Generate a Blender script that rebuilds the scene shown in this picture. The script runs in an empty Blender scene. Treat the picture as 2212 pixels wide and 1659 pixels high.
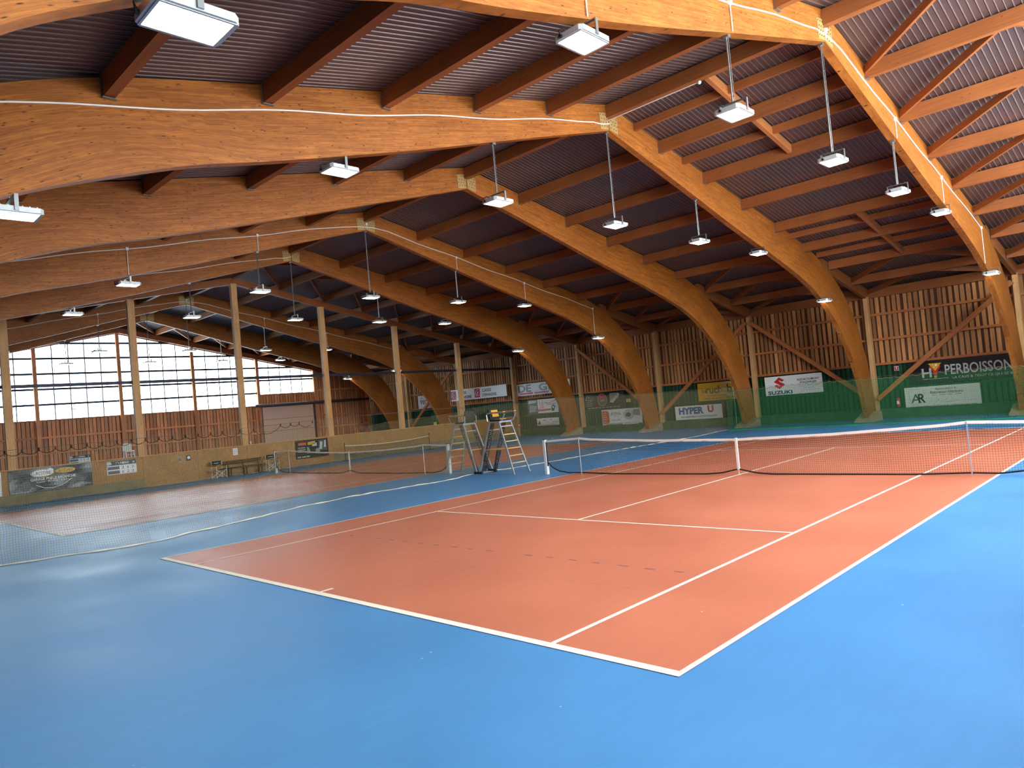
import bpy, math, random
from mathutils import Matrix, Vector
random.seed(7)
S = bpy.context.scene
COL = S.collection

# ---------------------------------------------------------------- camera
CAM = (8.666, -16.719, 2.232)
YAW, PITCH, ROLL, FPX = -0.771893, 0.029774, -0.090194, 1552.18
cd = bpy.data.cameras.new('camera')
cd.sensor_fit = 'HORIZONTAL'; cd.sensor_width = 36.0
cd.lens = FPX / 2212 * 36.0
cd.clip_start = 0.05; cd.clip_end = 300
cam = bpy.data.objects.new('camera', cd); COL.objects.link(cam)
_f = Vector((math.sin(YAW) * math.cos(PITCH), math.cos(YAW) * math.cos(PITCH), math.sin(PITCH)))
_r = Vector((math.cos(YAW), -math.sin(YAW), 0)); _u = _r.cross(_f)
_r2 = _r * math.cos(ROLL) + _u * math.sin(ROLL); _u2 = -_r * math.sin(ROLL) + _u * math.cos(ROLL)
cam.matrix_world = Matrix(((_r2.x, _u2.x, -_f.x, CAM[0]), (_r2.y, _u2.y, -_f.y, CAM[1]), (_r2.z, _u2.z, -_f.z, CAM[2]), (0, 0, 0, 1)))
S.camera = cam

# ---------------------------------------------------------------- world, exposure, light levels
W = bpy.data.worlds.new('world'); S.world = W; W.use_nodes = True
W.node_tree.nodes['Background'].inputs[0].default_value = (0.75, 0.88, 1.0, 1)
W.node_tree.nodes['Background'].inputs[1].default_value = 1.0
S.view_settings.view_transform = 'Standard'; S.view_settings.look = 'None'
S.view_settings.exposure = 0.6; S.view_settings.gamma = 1.0; S.view_settings.use_curve_mapping = False
cy = S.cycles
cy.max_bounces = 5; cy.diffuse_bounces = 4; cy.glossy_bounces = 2; cy.transmission_bounces = 1; cy.transparent_max_bounces = 4
cy.caustics_reflective = False; cy.caustics_refractive = False
cy.use_adaptive_sampling = True; cy.adaptive_threshold = 0.08; cy.adaptive_min_samples = 16
L_PANE_LEFT = 5.6      # backlit translucent sheets, far gable
L_PANE_RIGHT = 12.0     # the same sheets in the near gable, sunny side
L_LAMP = 36.0          # LED floodlights

# ---------------------------------------------------------------- materials
def sl(r, g, b):
    f = lambda c: (c / 255 / 12.92) if c / 255 <= 0.04045 else ((c / 255 + 0.055) / 1.055) ** 2.4
    return (f(r), f(g), f(b), 1)
MATS = {}
class NT:
    def __init__(s, name):
        s.m = bpy.data.materials.new(name); s.m.use_nodes = True
        s.t = s.m.node_tree; s.b = s.t.nodes['Principled BSDF']; MATS[name] = s.m
    def n(s, typ, **kw):
        o = s.t.nodes.new(typ)
        for k, v in kw.items():
            if k.startswith('i_'): o.inputs[k[2:].replace('_', ' ')].default_value = v
            else: setattr(o, k, v)
        return o
    def l(s, a, b): s.t.links.new(a, b)
    def mix(s, fac, a, b, mode='MIX'):
        o = s.n('ShaderNodeMix', data_type='RGBA', blend_type=mode)
        for sock, v in ((o.inputs[0], fac), (o.inputs[6], a), (o.inputs[7], b)):
            if hasattr(v, 'is_linked'): s.l(v, sock)
            else: sock.default_value = v
        return o.outputs[2]
    def ramp(s, fac, stops):
        o = s.n('ShaderNodeValToRGB'); s.l(fac, o.inputs[0])
        el = o.color_ramp.elements
        el[0].position, el[0].color = stops[0]; el[1].position, el[1].color = stops[-1]
        for p, c in stops[1:-1]:
            e = el.new(p); e.color = c
        return o.outputs[0]
    def mapped(s, sock, scale):
        o = s.n('ShaderNodeMapping'); o.inputs['Scale'].default_value = scale; s.l(sock, o.inputs[0]); return o.outputs[0]

def plain(name, col, rough=0.5, metal=0.0, spec=0.5):
    k = NT(name); k.b.inputs['Base Color'].default_value = col; k.b.inputs['Roughness'].default_value = rough
    k.b.inputs['Metallic'].default_value = metal; k.b.inputs['Specular IOR Level'].default_value = spec
    return k.m

def tinted(k, col, lo=0.78, hi=1.18):
    oi = k.n('ShaderNodeObjectInfo'); mr = k.n('ShaderNodeMapRange'); k.l(oi.outputs['Random'], mr.inputs[0])
    mr.inputs[3].default_value = lo; mr.inputs[4].default_value = hi
    hs = k.n('ShaderNodeHueSaturation'); k.l(mr.outputs[0], hs.inputs['Value']); k.l(col, hs.inputs['Color'])
    return hs.outputs[0]

def wood(name, c1, c2, dark, lamella=0.0, knots=0.5, rough=0.55, vary=(0.85, 1.12), bump=0.15, spec=0.35):
    k = NT(name)
    uv = k.n('ShaderNodeTexCoord').outputs['UV']
    oi = k.n('ShaderNodeObjectInfo')
    add = k.n('ShaderNodeVectorMath', operation='ADD'); k.l(uv, add.inputs[0])
    cmb = k.n('ShaderNodeCombineXYZ'); mul = k.n('ShaderNodeMath', operation='MULTIPLY'); mul.inputs[1].default_value = 37.0
    k.l(oi.outputs['Random'], mul.inputs[0]); k.l(mul.outputs[0], cmb.inputs[0]); k.l(cmb.outputs[0], add.inputs[1])
    uv = add.outputs[0]
    n1 = k.n('ShaderNodeTexNoise'); n1.inputs['Scale'].default_value = 1.0; n1.inputs['Detail'].default_value = 5
    n1.inputs['Roughness'].default_value = 0.65
    k.l(k.mapped(uv, (0.7, 34, 1)), n1.inputs['Vector'])
    col = k.ramp(n1.outputs[0], [(0.3, c1), (0.7, c2)])
    hgt = n1.outputs[0]
    if lamella:
        br = k.n('ShaderNodeTexBrick'); k.l(uv, br.inputs['Vector'])
        br.inputs['Scale'].default_value = 1.0; br.inputs['Brick Width'].default_value = 0.55; br.inputs['Row Height'].default_value = lamella
        br.inputs['Mortar Size'].default_value = 0.0012; br.inputs['Mortar Smooth'].default_value = 0.3
        br.inputs['Color1'].default_value = (0.78, 0.72, 0.66, 1); br.inputs['Color2'].default_value = (1.14, 1.12, 1.08, 1)
        br.inputs['Mortar'].default_value = (0.5, 0.4, 0.3, 1)
        col = k.mix(0.85, col, br.outputs['Color'], 'MULTIPLY')
        n3 = k.n('ShaderNodeTexNoise'); n3.inputs['Scale'].default_value = 1.0; n3.inputs['Detail'].default_value = 3
        k.l(k.mapped(uv, (5, 46, 1)), n3.inputs['Vector'])
        col = k.mix(1.0, col, k.ramp(n3.outputs[0], [(0.32, (0.78, 0.71, 0.64, 1)), (0.5, (1, 1, 1, 1)), (0.7, (1.12, 1.1, 1.07, 1))]), 'MULTIPLY')
    if knots:
        vo = k.n('ShaderNodeTexVoronoi', feature='F1'); vo.inputs['Scale'].default_value = 1.0
        k.l(k.mapped(uv, (5.2, 17, 1)), vo.inputs['Vector'])
        sep = k.n('ShaderNodeSeparateColor'); k.l(vo.outputs['Color'], sep.inputs[0])
        lt = k.n('ShaderNodeMath', operation='LESS_THAN'); k.l(sep.outputs[0], lt.inputs[0]); lt.inputs[1].default_value = knots
        rr = k.ramp(vo.outputs['Distance'], [(0.08, (1, 1, 1, 1)), (0.2, (0, 0, 0, 1))])
        fm = k.n('ShaderNodeMath', operation='MULTIPLY'); k.l(rr, fm.inputs[0]); k.l(lt.outputs[0], fm.inputs[1])
        col = k.mix(fm.outputs[0], col, dark)
    n2 = k.n('ShaderNodeTexNoise'); n2.inputs['Scale'].default_value = 0.8; n2.inputs['Detail'].default_value = 3
    k.l(uv, n2.inputs['Vector'])
    bl = k.ramp(n2.outputs[0], [(0.3, (0.84, 0.82, 0.8, 1)), (0.7, (1.08, 1.08, 1.08, 1))])
    col = k.mix(1.0, col, bl, 'MULTIPLY')
    col = tinted(k, col, *vary)
    k.l(col, k.b.inputs['Base Color'])
    k.b.inputs['Roughness'].default_value = rough; k.b.inputs['Specular IOR Level'].default_value = spec
    if bump:
        bp = k.n('ShaderNodeBump'); bp.inputs['Strength'].default_value = bump; bp.inputs['Distance'].default_value = 0.01
        k.l(hgt, bp.inputs['Height']); k.l(bp.outputs[0], k.b.inputs['Normal'])
    return k.m

wood('glulam', sl(146, 80, 25), sl(186, 116, 45), sl(52, 24, 8), lamella=0.045, knots=0.5, vary=(0.97, 1.03))
wood('purlin_wood', sl(140, 80, 40), sl(168, 102, 54), sl(90, 42, 18), lamella=0.0, knots=0.12, vary=(0.92, 1.08))
wood('post_wood', sl(205, 150, 92), sl(230, 182, 124), sl(110, 62, 30), knots=0.35, vary=(0.95, 1.05))
wood('board_wood', sl(178, 118, 68), sl(224, 164, 104), sl(74, 38, 18), knots=0.75, vary=(0.6, 1.22))
wood('board_back', sl(76, 46, 28), sl(104, 66, 40), sl(50, 26, 14), knots=0.5, vary=(1, 1))
wood('girt_wood', sl(172, 102, 54), sl(206, 132, 76), sl(90, 46, 22), knots=0.3)
wood('board_green', sl(24, 74, 48), sl(33, 94, 60), sl(16, 52, 34), knots=0.3, vary=(0.75, 1.15))
wood('back_green', sl(12, 36, 25), sl(16, 46, 31), sl(8, 26, 18), knots=0.2, vary=(1, 1))
wood('gable_wood', sl(212, 130, 82), sl(244, 168, 116), sl(96, 44, 22), knots=0.7, vary=(0.66, 1.15))
wood('bench_wood', sl(70, 50, 26), sl(98, 72, 38), sl(34, 24, 14), knots=0.2)
wood('slat_wood', sl(205, 160, 96), sl(228, 186, 124), sl(150, 100, 50), knots=0.1)

def osb():
    k = NT('osb'); uv = k.n('ShaderNodeTexCoord').outputs['UV']
    vo = k.n('ShaderNodeTexVoronoi'); vo.inputs['Scale'].default_value = 1.0; k.l(k.mapped(uv, (48, 52, 1)), vo.inputs['Vector'])
    sep = k.n('ShaderNodeSeparateColor'); k.l(vo.outputs['Color'], sep.inputs[0])
    col = k.ramp(sep.outputs[0], [(0.0, sl(160, 112, 60)), (0.5, sl(178, 130, 74)), (1.0, sl(198, 150, 90))])
    n = k.n('ShaderNodeTexNoise'); n.inputs['Scale'].default_value = 1.3; k.l(uv, n.inputs['Vector'])
    col = k.mix(1.0, col, k.ramp(n.outputs[0], [(0.3, (0.85, 0.83, 0.8, 1)), (0.7, (1.05, 1.05, 1.05, 1))]), 'MULTIPLY')
    k.l(col, k.b.inputs['Base Color']); k.b.inputs['Roughness'].default_value = 0.6
osb()

def court(name, c, c2, rough=0.42):
    k = NT(name); oc = k.n('ShaderNodeTexCoord').outputs['Object']
    n = k.n('ShaderNodeTexNoise'); n.inputs['Scale'].default_value = 0.5; n.inputs['Detail'].default_value = 6; k.l(oc, n.inputs['Vector'])
    col = k.ramp(n.outputs[0], [(0.3, c), (0.7, c2)])
    sc = k.n('ShaderNodeTexNoise'); sc.inputs['Scale'].default_value = 1.0; sc.inputs['Detail'].default_value = 4
    k.l(k.mapped(oc, (9, 1.6, 1)), sc.inputs['Vector'])
    col = k.mix(1.0, col, k.ramp(sc.outputs[0], [(0.35, (0.975, 0.975, 0.975, 1)), (0.65, (1.02, 1.02, 1.02, 1))]), 'MULTIPLY')
    vo = k.n('ShaderNodeTexVoronoi'); vo.inputs['Scale'].default_value = 1.6; k.l(oc, vo.inputs['Vector'])
    sp = k.ramp(vo.outputs['Distance'], [(0.012, (1, 1, 1, 1)), (0.02, (0, 0, 0, 1))])
    col = k.mix(sp, col, sl(210, 220, 230))
    k.l(col, k.b.inputs['Base Color'])
    rn = k.ramp(n.outputs[0], [(0.3, (rough - 0.05,) * 3 + (1,)), (0.7, (rough + 0.07,) * 3 + (1,))])
    k.l(rn, k.b.inputs['Roughness']); k.b.inputs['Specular IOR Level'].default_value = 0.45
    g = k.n('ShaderNodeTexNoise'); g.inputs['Scale'].default_value = 180; k.l(oc, g.inputs['Vector'])
    bp = k.n('ShaderNodeBump'); bp.inputs['Strength'].default_value = 0.08; bp.inputs['Distance'].default_value = 0.002
    k.l(g.outputs[0], bp.inputs['Height']); k.l(bp.outputs[0], k.b.inputs['Normal'])
court('floor_blue', sl(64, 134, 192), sl(76, 146, 204))
court('floor_red', sl(194, 110, 84), sl(204, 120, 92))
plain('line_white', sl(244, 242, 226), 0.5)
plain('mark_blue', sl(128, 92, 118), 0.6)

def deck():
    k = NT('roof_deck'); oc = k.n('ShaderNodeTexCoord').outputs['Object']
    n = k.n('ShaderNodeTexNoise'); n.inputs['Scale'].default_value = 0.35; n.inputs['Detail'].default_value = 4; k.l(oc, n.inputs['Vector'])
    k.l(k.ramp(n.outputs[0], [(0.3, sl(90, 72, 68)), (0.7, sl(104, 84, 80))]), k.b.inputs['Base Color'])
    k.b.inputs['Roughness'].default_value = 0.37; k.b.inputs['Metallic'].default_value = 0.35
deck()
plain('deck_rib_highlight', sl(150, 132, 124), 0.45, 0.15)  # lighter than the deck: highlight on the rib crests put into the colour

def concrete(name, a, b):
    k = NT(name); oc = k.n('ShaderNodeTexCoord').outputs['Object']
    n = k.n('ShaderNodeTexNoise'); n.inputs['Scale'].default_value = 3; n.inputs['Detail'].default_value = 7; k.l(oc, n.inputs['Vector'])
    k.l(k.ramp(n.outputs[0], [(0.3, a), (0.7, b)]), k.b.inputs['Base Color']); k.b.inputs['Roughness'].default_value = 0.8
concrete('concrete', sl(150, 132, 104), sl(180, 160, 128))
concrete('curb_grey', sl(122, 112, 84), sl(148, 136, 104))
concrete('concrete_green', sl(44, 84, 52), sl(58, 102, 64))

def pane(name, L, c1=(0.40, 0.76, 1.0, 1), c2=(0.52, 0.86, 1.0, 1)):
    k = NT(name); oc = k.n('ShaderNodeTexCoord').outputs['Object']
    w = k.n('ShaderNodeTexNoise'); w.inputs['Scale'].default_value = 1.0; k.l(k.mapped(oc, (1, 2.2, 0.12)), w.inputs['Vector'])
    col = k.ramp(w.outputs[0], [(0.42, c1), (0.62, c2)])
    k.l(col, k.b.inputs['Emission Color']); k.b.inputs['Emission Strength'].default_value = L
    k.b.inputs['Base Color'].default_value = (0.7, 0.8, 0.85, 1); k.b.inputs['Roughness'].default_value = 0.4
pane('pane_left', L_PANE_LEFT, (0.62, 0.84, 1.0, 1), (0.76, 0.93, 1.0, 1)); pane('pane_right', L_PANE_RIGHT, (0.8, 0.92, 1.0, 1), (0.86, 0.95, 1.0, 1))

def lens():
    k = NT('lamp_lens'); oc = k.n('ShaderNodeTexCoord').outputs['Object']
    w = k.n('ShaderNodeTexWave', wave_type='BANDS', bands_direction='X'); w.inputs['Scale'].default_value = 11; k.l(oc, w.inputs['Vector'])
    col = k.ramp(w.outputs[0], [(0.0, (1.0, 0.86, 0.62, 1)), (0.5, (1.0, 0.93, 0.76, 1))])
    k.l(col, k.b.inputs['Emission Color']); k.b.inputs['Emission Strength'].default_value = L_LAMP
    k.b.inputs['Base Color'].default_value = (0.8, 0.78, 0.7, 1)
lens()
plain('lamp_grey', sl(190, 194, 192), 0.4, 0.3)
plain('steel', sl(150, 152, 150), 0.35, 0.8)
plain('steel_dark', sl(46, 42, 56), 0.5, 0.4)
plain('mullion_steel', sl(120, 122, 118), 0.5, 0.3)
plain('tube_grey', sl(92, 78, 74), 0.45, 0.4)
plain('alu', sl(206, 212, 216), 0.3, 0.75)
plain('cable_white', sl(236, 232, 220), 0.5)
plain('white_paint', sl(232, 232, 226), 0.45)
plain('black', sl(18, 18, 20), 0.5)
plain('black_cloth', sl(26, 26, 30), 0.8)
plain('yellow', sl(206, 152, 46), 0.6)
plain('net_black', sl(16, 18, 24), 0.7)
plain('net_tan', sl(138, 130, 92), 0.8)
plain('net_green', sl(32, 104, 54), 0.7)
plain('hem_cream', sl(222, 214, 186), 0.8)
plain('rope_green', sl(40, 160, 92), 0.7)
plain('red', sl(200, 40, 36), 0.5)
plain('ball_yellow', sl(206, 226, 80), 0.8)

def galv():
    k = NT('gold_plate'); oc = k.n('ShaderNodeTexCoord').outputs['Object']
    n = k.n('ShaderNodeTexNoise'); n.inputs['Scale'].default_value = 8; k.l(oc, n.inputs['Vector'])
    k.l(k.ramp(n.outputs[0], [(0.3, sl(188, 150, 92)), (0.7, sl(208, 172, 112))]), k.b.inputs['Base Color'])
    k.b.inputs['Metallic'].default_value = 0.4; k.b.inputs['Roughness'].default_value = 0.4
galv()
def screen_mat():
    k = NT('dark_mesh'); k.b.inputs['Base Color'].default_value = sl(30, 30, 34); k.b.inputs['Alpha'].default_value = 0.72; k.b.inputs['Roughness'].default_value = 0.8
screen_mat()
def vinyl(name, c, rough=0.38):
    return plain(name, c, rough)
vinyl('v_white', sl(242, 243, 240)); vinyl('v_pale', sl(214, 220, 206)); vinyl('v_black', sl(20, 20, 22)); vinyl('v_yellow', sl(224, 172, 30))
vinyl('v_red', sl(206, 44, 50)); vinyl('v_blue', sl(30, 98, 158)); vinyl('v_navy', sl(22, 44, 100)); vinyl('v_orange', sl(214, 98, 54))
vinyl('v_grey', sl(150, 152, 152)); vinyl('v_char', sl(46, 54, 56), 0.3); vinyl('v_dgrey', sl(74, 82, 84), 0.28); vinyl('v_brown', sl(120, 70, 60)); vinyl('v_pink', sl(214, 120, 110))
vinyl('v_green', sl(60, 150, 60)); vinyl('v_lgrey', sl(196, 198, 196)); vinyl('v_crimson', sl(190, 50, 70)); vinyl('v_signyellow', sl(232, 222, 90))
def roller():
    k = NT('door_panel'); k.b.inputs['Base Color'].default_value = sl(236, 190, 160); k.b.inputs['Roughness'].default_value = 0.5
roller()
M = MATS

# ---------------------------------------------------------------- mesh helpers
class MB:
    def __init__(s): s.v = []; s.f = []; s.uv = []; s.mi = []
    def poly(s, pts, uv=None, mi=0):
        i = len(s.v); s.v += [tuple(p) for p in pts]; s.f.append(tuple(range(i, i + len(pts))))
        s.uv.append(uv or [(p[0], p[1]) for p in pts]); s.mi.append(mi)
    def beam(s, p0, p1, w, h, up=(0, 0, 1), mi=0, w1=None, h1=None):
        """box from p0 to p1; w across, h along 'up'; uv runs along the length"""
        p0, p1 = Vector(p0), Vector(p1); d = p1 - p0; L = d.length; d.normalize()
        up = Vector(up); a = d.cross(up)
        if a.length < 1e-4: a = d.cross(Vector((1, 0, 0)))
        a.normalize(); b = a.cross(d).normalized()
        w1 = w if w1 is None else w1; h1 = h if h1 is None else h1
        c = [(-1, -1), (1, -1), (1, 1), (-1, 1)]
        A = [p0 + a * (x * w / 2) + b * (y * h / 2) for x, y in c]
        B = [p1 + a * (x * w1 / 2) + b * (y * h1 / 2) for x, y in c]
        o = 0.0
        for k in range(4):
            j = (k + 1) % 4; e = (A[j] - A[k]).length
            s.poly([A[k], A[j], B[j], B[k]][::-1], [(0, o), (0, o + e), (L, o + e), (L, o)][::-1], mi); o += e + 0.013
        s.poly(A, [(0, 0), (0, w), (h * .1, w), (h * .1, 0)], mi); s.poly(B[::-1], [(0, 0), (0, w), (h * .1, w), (h * .1, 0)], mi)
        return s
    def box(s, x0, x1, y0, y1, z0, z1, mi=0):
        dx, dy, dz = x1 - x0, y1 - y0, z1 - z0
        cx, cy, cz = (x0 + x1) / 2, (y0 + y1) / 2, (z0 + z1) / 2
        if dz >= dx and dz >= dy: s.beam((cx, cy, z0), (cx, cy, z1), dx, dy, (0, 1, 0), mi)
        elif dx >= dy: s.beam((x0, cy, cz), (x1, cy, cz), dy, dz, (0, 0, 1), mi)
        else: s.beam((cx, y0, cz), (cx, y1, cz), dx, dz, (0, 0, 1), mi)
        return s
    def tube(s, pts, r, n=6, cap=True, mi=0, closed=False):
        pts = [Vector(p) for p in pts]; N = len(pts); rings = []
        ref = None
        for i, p in enumerate(pts):
            t = (pts[(i + 1) % N] - pts[i - 1]) if closed else (pts[min(i + 1, N - 1)] - pts[max(i - 1, 0)])
            if t.length < 1e-9: t = Vector((0, 0, 1))
            t.normalize()
            if ref is None:
                ref = Vector((0, 0, 1)) if abs(t.z) < 0.9 else Vector((1, 0, 0))
            a = ref - t * ref.dot(t)
            if a.length < 1e-4: a = t.orthogonal()
            a.normalize(); ref = a; b = t.cross(a)
            rr = r[i] if isinstance(r, (list, tuple)) else r
            base = len(s.v)
            for k in range(n):
                q = 2 * math.pi * k / n
                s.v.append(tuple(p + (a * math.cos(q) + b * math.sin(q)) * rr))
            rings.append(base)
        for i in range(N if closed else N - 1):
            A, B = rings[i], rings[(i + 1) % N]
            for k in range(n):
                j = (k + 1) % n
                s.f.append((A + k, A + j, B + j, B + k)); s.uv.append([(0, 0)] * 4); s.mi.append(mi)
        if cap and not closed:
            s.f.append(tuple(rings[0] + k for k in range(n))[::-1]); s.uv.append([(0, 0)] * n); s.mi.append(mi)
            s.f.append(tuple(rings[-1] + k for k in range(n))); s.uv.append([(0, 0)] * n); s.mi.append(mi)
        return s
    def prism(s, pts2, fn, d0, d1, mi=0):
        """2D outline (ccw), fn(u,v,d) -> xyz, between depths d0 (front) and d1 (back)"""
        A = [fn(u, v, d0) for u, v in pts2]; B = [fn(u, v, d1) for u, v in pts2]; n = len(pts2)
        s.poly(A, list(pts2), mi); s.poly(B[::-1], list(pts2)[::-1], mi)
        for k in range(n):
            j = (k + 1) % n
            e = math.dist(pts2[k], pts2[j]); s.poly([A[k], B[k], B[j], A[j]], [(0, 0), (abs(d1 - d0), 0), (abs(d1 - d0), e), (0, e)], mi)
        return s
    def mesh(s, name, mats, smooth=False):
        me = bpy.data.meshes.new(name); me.from_pydata(s.v, [], s.f)
        ul = me.uv_layers.new(name='uv'); flat = [c for u in s.uv for p in u for c in p]
        ul.data.foreach_set('uv', flat)
        for m in (mats if isinstance(mats, (list, tuple)) else [mats]): me.materials.append(MATS[m])
        me.polygons.foreach_set('material_index', s.mi)
        if smooth: me.polygons.foreach_set('use_smooth', [True] * len(me.polygons))
        me.update(); return me
    def build(s, name, mats, parent=None, smooth=False):
        return link(name, s.mesh(name, mats, smooth), parent)

def link(name, me, parent=None, loc=None, rz=None):
    o = bpy.data.objects.new(name, me); COL.objects.link(o)
    if parent is not None: o.parent = parent
    if loc is not None: o.location = loc
    if rz is not None: o.rotation_euler = (0, 0, rz)
    return o
def empty(name, loc=(0, 0, 0), rz=0, parent=None):
    o = link(name, None, parent, loc, rz); o.empty_display_size = 0.2; return o
def tag(o, label, cat, group=None):
    o['label'] = label; o['category'] = cat
    if group: o['group'] = group
    return o
def struct(o, label=None):
    o['kind'] = 'structure'
    if label: o['label'] = label
    return o
def interp(tab, x):
    if x <= tab[0][0]: return tab[0][1]
    for (a, b), (c, d) in zip(tab, tab[1:]):
        if x <= c: return b + (d - b) * (x - a) / (c - a)
    return tab[-1][1]
def smooth_curve(pts, n):
    """Catmull-Rom resample of 2D points"""
    P = [pts[0]] + list(pts) + [pts[-1]]; out = []
    m = len(pts) - 1
    for i in range(n):
        t = i / (n - 1) * m; k = min(int(t), m - 1); u = t - k
        p0, p1, p2, p3 = P[k], P[k + 1], P[k + 2], P[k + 3]
        out.append(tuple(0.5 * (2 * b + (c - a) * u + (2 * a - 5 * b + 4 * c - d) * u * u + (3 * b - a - 3 * c + d) * u ** 3) for a, b, c, d in zip(p0, p1, p2, p3)))
    return out

# ---------------------------------------------------------------- main dimensions (metres; origin = centre of the near court's net)
XL, XR, YW = -45.5, 10.3, 20.45
ARCH_X = [3, -3, -9, -15, -21, -33.1, -39.4]
roof = lambda y: 10.45 - 0.205 * abs(y)
C2X = -17.5

# ---------------------------------------------------------------- floor
fl = struct(MB().box(XL - .3, XR + .3, -YW - .3, YW + .3, -0.3, 0.0).build('floor', 'floor_blue'), 'smooth blue indoor tennis floor')
def rect(x0, x1, y0, y1, z): return MB().poly([(x0, y0, z), (x1, y0, z), (x1, y1, z), (x0, y1, z)])
def rmesh(x0, x1, y0, y1, z, name, mat, parent):
    m = MB(); m.poly([(x0, y0, z), (x1, y0, z), (x1, y1, z), (x0, y1, z)]); return m.build(name, mat, parent)
for cx in (0, C2X):
    rmesh(cx - 5.485, cx + 5.485, -11.885, 11.885, 0.003, 'court_surface', 'floor_red', fl)
    z = 0.006
    for a in (-1, 1):
        rmesh(cx - 5.485, cx + 5.485, a * 11.885 if a < 0 else 11.785, -11.785 if a < 0 else 11.885, z, 'baseline', 'line_white', fl)
        for e, nm in ((5.485, 'doubles_sideline'), (4.115, 'singles_sideline')):
            x0, x1 = sorted((cx + a * e, cx + a * (e - 0.055)))
            rmesh(x0, x1, -11.785, 11.785, z, nm, 'line_white', fl)
        rmesh(cx - 4.06, cx + 4.06, a * 6.4 - .027, a * 6.4 + .027, z, 'service_line', 'line_white', fl)
        y0, y1 = sorted((a * 11.785, a * 11.6)); rmesh(cx - .03, cx + .03, y0, y1, z, 'centre_mark', 'line_white', fl)
    rmesh(cx - .027, cx + .027, -6.373, 6.373, z, 'centre_service_line', 'line_white', fl)
for i in range(18):
    x = -3.55 + i * 0.425
    if i in (1, 10): continue
    m = MB(); y = -9.05 + random.uniform(-.012, .012); w_ = random.uniform(.13, .19)
    m.poly([(x, y, .005), (x + w_, y - .004, .005), (x + w_, y + .028, .005), (x + .01, y + .03, .005)]); m.build('paint_mark', 'mark_blue', fl)
for i in range(17):
    x = -3.4 + i * 0.43
    m = MB(); y = -9.93 + random.uniform(-.01, .01); m.poly([(x, y, .005), (x + .15, y, .005), (x + .14, y + .012, .005)]); m.build('paint_mark', 'mark_blue', fl)

# ---------------------------------------------------------------- ceiling: ribbed deck, purlins, braces
m = MB(); P = 0.145; x = XL - .3; n = int((XR + .3 - x) / P)
for sgn in (-1, 1):
    ys = (0.0, sgn * (YW + .25))
    prof = []
    for i in range(n):
        a = x + i * P
        prof += [(a, 0, 0), (a + .113, 0, 1), (a + .12, -.014, 1), (a + .138, -.014, 1)]
    prof.append((x + n * P, 0, 0))
    YS = [ys[1] * t / 16 for t in range(17)]
    for (xa, da, _), (xb, db, mi) in zip(prof, prof[1:]):
        for p, q_ in zip(YS, YS[1:]):
            q = [(xa, p, roof(p) + da + .02), (xb, p, roof(p) + db + .02), (xb, q_, roof(q_) + db + .02), (xa, q_, roof(q_) + da + .02)]
            m.poly(q if sgn < 0 else q[::-1], None, 0)
    for i in range(n):   # thin pale crest of every rib: edge highlight painted as a lighter colour
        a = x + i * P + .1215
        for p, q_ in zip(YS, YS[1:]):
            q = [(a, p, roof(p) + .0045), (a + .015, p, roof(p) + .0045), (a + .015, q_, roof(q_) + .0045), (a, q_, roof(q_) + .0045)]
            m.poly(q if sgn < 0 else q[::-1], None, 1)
for sgn in (-1, 1):   # outer skin, keeps the light out
    yy = sgn * (YW + .25)
    q = [(x, 0, roof(0) + .12), (XR + .3, 0, roof(0) + .12), (XR + .3, yy, roof(yy) + .12), (x, yy, roof(yy) + .12)]
    m.poly(q, None, 0)
ceil = struct(m.build('ceiling', ['roof_deck', 'deck_rib_highlight']), 'dark brown ribbed steel roof underside')

PUR_Y = [0, 2.6, 5.2, 7.8, 10.4, 13.0, 15.6, 18.2]
XS = [XR - .05, 3, -3, -9, -15, -21, -27, -33.1, -39.4, XL + .1]
cache = {}
def purlin_mesh(L, d, w):
    k = (round(L, 3), d, w)
    if k not in cache: cache[k] = MB().beam((0, 0, -d / 2), (L, 0, -d / 2), w, d).mesh('purlin', 'purlin_wood')
    return cache[k]
shoe = MB(); shoe.box(-.012, .0, -.1, .1, -.38, -.02); shoe.box(-.012, .06, -.1, .1, -.392, -.38); shoe = shoe.mesh('hanger', 'steel')
for b in range(len(XS) - 1):
    x1, x0 = XS[b], XS[b + 1]
    g0 = .105 if x0 in ARCH_X else 0.0; g1 = .105 if x1 in ARCH_X else 0.0
    for y in PUR_Y:
        for sg in ((1,) if y == 0 else (1, -1)):
            w = .2 if y == 0 else .16
            o = link('purlin', purlin_mesh(x1 - x0 - g0 - g1, .36, w), ceil, (x0 + g0, sg * y, roof(y) - .005 if y else roof(0) - .05))
            if x0 in (3, -3, -9) and y:
                h = link('hanger', shoe, o, (0.012, 0, 0))
    for sg in (1, -1):   # eave beam
        link('eave_beam', purlin_mesh(x1 - x0 - .01, .42, .14), ceil, (x0 + .005, sg * 20.27, 6.24))
def brace(a, b, w=.075, h=.2): return MB().beam(a, b, w, h).build('roof_brace', 'purlin_wood', ceil)
for b in range(len(XS) - 1):
    x1, x0 = XS[b], XS[b + 1]
    endbay = b in (0, 5, 8); mid = (x0 + min(x1, x0 + 6)) / 2; xe = min(x1, x0 + 6)
    ylist = PUR_Y + [20.3]
    for k in range(1, len(ylist)):
        for sg in (1, -1):
            if not endbay and k < 6: continue
            if b == 1 and k <= 6: continue
            ya, yb = sg * ylist[k], sg * ylist[k - 1]
            za, zb = roof(ya) - .17, roof(yb) - .17
            s = sg * .08
            brace((x0 + .12, ya - s, za), (mid, yb + s, zb)); brace((xe - .12, ya - s, za), (mid, yb + s, zb))
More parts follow.
